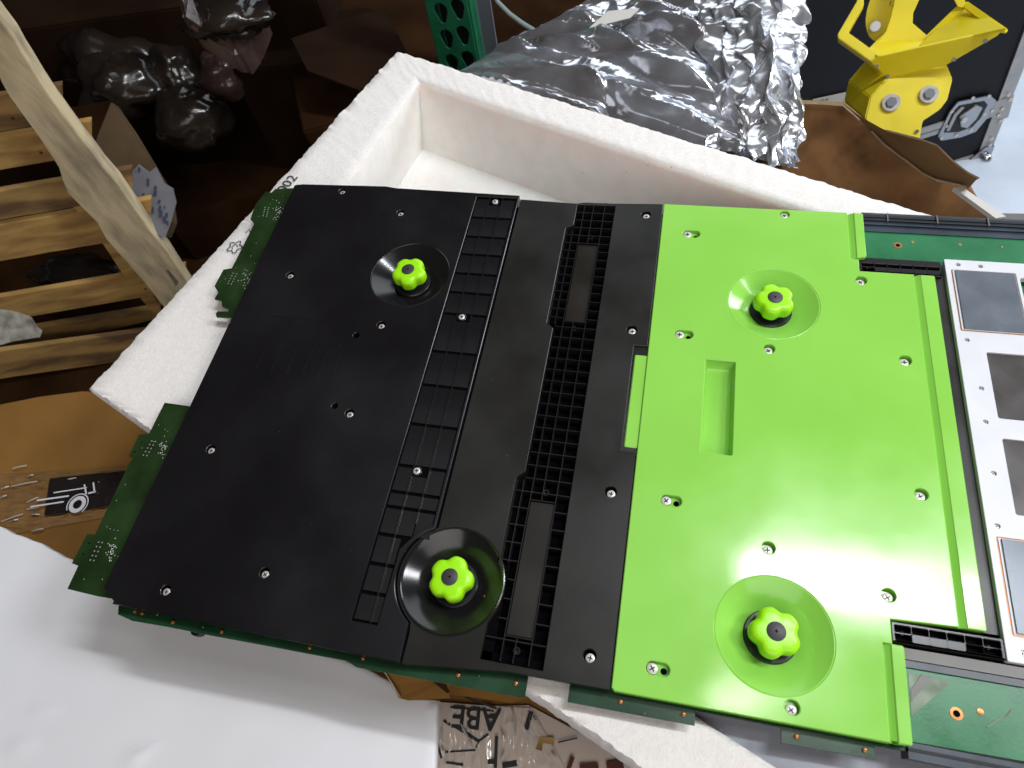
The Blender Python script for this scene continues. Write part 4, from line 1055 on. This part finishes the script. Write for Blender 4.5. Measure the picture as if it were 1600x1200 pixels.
# ================================================================== YELLOW BRACKET
def yellow():
    t0 = 1.34
    base = PT(1400, 190, t0)
    t = thing("yellow_bracket", Vector((base.x, base.y, base.z - .05)), "bright yellow folded metal bracket with scoop and two bolts in front of the road case", "bracket")
    Y = M['yellow']
    def poly(name, pts, vec=None, th=.004, m=Y, par=t, bevel=0.0006):
        P = [PT(x, y, d) for x, y, d in pts]
        cen = sum(P, Vector()) / len(P); nn = Vector()
        for i in range(len(P)):
            nn += (P[i - 1] - cen).cross(P[i] - cen)
        nn.normalize(); P = [PL(x, y, cen, nn) for x, y, d in pts]
        if vec is None:
            nn = (P[1] - P[0]).cross(P[2] - P[0]).normalized()
            if nn.dot(CAM - P[0]) > 0: nn = -nn
            vec = nn * th
        return extrude_poly(name, P, vec, m, par, bevel)
    back = PT(1350, 97, t0 + .075) - PT(1386, 122, t0)
    body = [(1386, 122), (1430, 112), (1479, 100), (1489, 124), (1481, 156), (1469, 172), (1442, 190), (1434, 240), (1380, 240), (1352, 185), (1360, 152)]
    a = PT(1386, 122, t0); P1 = PT(1481, 156, t0 + .005); P2 = PT(1380, 240, t0 - .025)
    n = (P1 - a).cross(P2 - a).normalized()
    if n.dot(CAM - a) < 0: n = -n
    extrude_poly("body_box", [PL(x, y, a, n) for x, y in body], back, Y, t, bevel=.0015)
    for x, y in ((1392, 161), (1451, 148)):
        c = PL(x, y, a + n * .0012, n); r = .0138
        uu = n.cross(Vector((0, 0, 1))).normalized(); vv = n.cross(uu)
        ring = [c + uu * r * cos(i * pi / 10) + vv * r * sin(i * pi / 10) for i in range(20)]
        b = extrude_poly("bolt", ring, n * .004, M['alu'], t, bevel=.0008)
        hx = [c + n * .0042 + uu * r * .6 * cos(i * pi / 3) + vv * r * .6 * sin(i * pi / 3) for i in range(6)]
        extrude_poly("bolt_head", hx, n * .004, M['rackside'], b, bevel=.0005)
    # front lip of the scoop
    poly("scoop_lip", [(1360, 97, t0 - .012), (1375, 88, t0 - .018), (1570, 45, t0 - .02), (1557, 57, t0 - .012), (1480, 101, t0 - .002), (1388, 123, t0 - .004)], th=.005)
    # scoop inside walls
    poly("scoop_wall", [(1437, 70, t0 + .05), (1506, 6, t0 + .06), (1571, 44, t0 - .016), (1440, 74, t0 - .006)], th=.004)
    poly("scoop_wall", [(1357, 76, t0 + .03), (1385, 47, t0 + .07), (1426, 40, t0 + .08), (1449, 56, t0 + .075), (1437, 72, t0 + .05), (1442, 75, t0 - .006), (1374, 90, t0 - .014)], th=.004)
    # bright rim of the right triangle
    poly("scoop_rim", [(1505, 4, t0 + .055), (1512, 2, t0 + .055), (1573, 44, t0 - .02), (1569, 49, t0 - .02), (1552, 46, t0 - .01), (1506, 12, t0 + .05)], th=.006)
    poly("scoop_rim", [(1496, 8, t0 + .06), (1508, 12, t0 + .055), (1442, 72, t0 + .045), (1440, 62, t0 + .05)], th=.004)
    # post
    poly("post", [(1400, -60, t0 + .05), (1440, -60, t0 + .05), (1436, 0, t0 + .05), (1427, 20, t0 + .05), (1426, 36, t0 + .052), (1449, 56, t0 + .06), (1440, 66, t0 + .05), (1360, 78, t0 + .03), (1384, 50, t0 + .045), (1392, 26, t0 + .05), (1398, 0, t0 + .05)], th=.006)
    # olive disc behind post with small steel bolt
    c = PT(1392, 8, t0 + .085); nn = (CAM - c).normalized(); uu = nn.cross(Vector((0, 0, 1))).normalized(); vv = nn.cross(uu)
    extrude_poly("dial_disc", [c + uu * .034 * cos(i * pi / 14) + vv * .055 * sin(i * pi / 14) for i in range(28)], -nn * .005, Y, t)
    c = PT(1368, 41, t0 + .06); extrude_poly("bolt", [c + uu * .0085 * cos(i * pi / 8) + vv * .0085 * sin(i * pi / 8) for i in range(16)], -nn * .02, M['alud'], t, bevel=.003)
    textmesh("stamped_number", "12", PT(1387, 8, t0 + .083), -uu if (-uu).x > 0 else uu, Vector((0, 0, 1)), .012, M['ink'], t, .0008)
    # left loop
    loop = [(1330, -60), (1362, -60), (1352, 4), (1349, 8), (1325, 50), (1376, 86), (1374, 92), (1360, 97), (1350, 95), (1310, 64), (1309, 54), (1338, 2)]
    P = []
    A0 = PT(1360, 90, t0 - .005); A1 = PT(1310, 60, t0 + .01); A2 = PT(1340, 0, t0 + .04)
    nl = (A1 - A0).cross(A2 - A0).normalized()
    if nl.dot(CAM - A0) < 0: nl = -nl
    L1 = [(1330, -60), (1345, -60), (1350, 6), (1325, 50), (1376, 87), (1362, 97), (1310, 60), (1309, 53), (1340, 0)]
    extrude_poly("left_loop", [PL(x, y, A0, nl) for x, y in L1], -nl * .014, Y, t, bevel=.001)
    poly("right_loop", [(1490, -60, t0 + .05), (1505, -60, t0 + .05), (1508, 4, t0 + .052), (1504, 12, t0 + .052), (1497, 11, t0 + .052), (1491, 0, t0 + .05)], th=.008)
    for x, y, d in ((1370, 103, -.009), (1387, 119, -.006), (1491, 93, -.004), (1540, 64, -.012), (1433, 205, -.012)):
        c = PT(x, y, t0 + d - .002); extrude_poly("small_screw", [c + uu * .0028 * cos(i * pi / 5) + vv * .0028 * sin(i * pi / 5) for i in range(10)], nn * .002, M['rackside'], t)
yellow()

# dark supports under the tray so it does not hang in the air
t = thing("support_stack", (0, .3, -.8), "stack of dark cartons under the foam tray, almost wholly hidden", "carton stack")
box("carton_body", -360, 40, -800, 420, 380, -500, M['cardd'], t)
box("carton_body", -340, 60, -500, 400, 400, -171, M['cardd'], t)
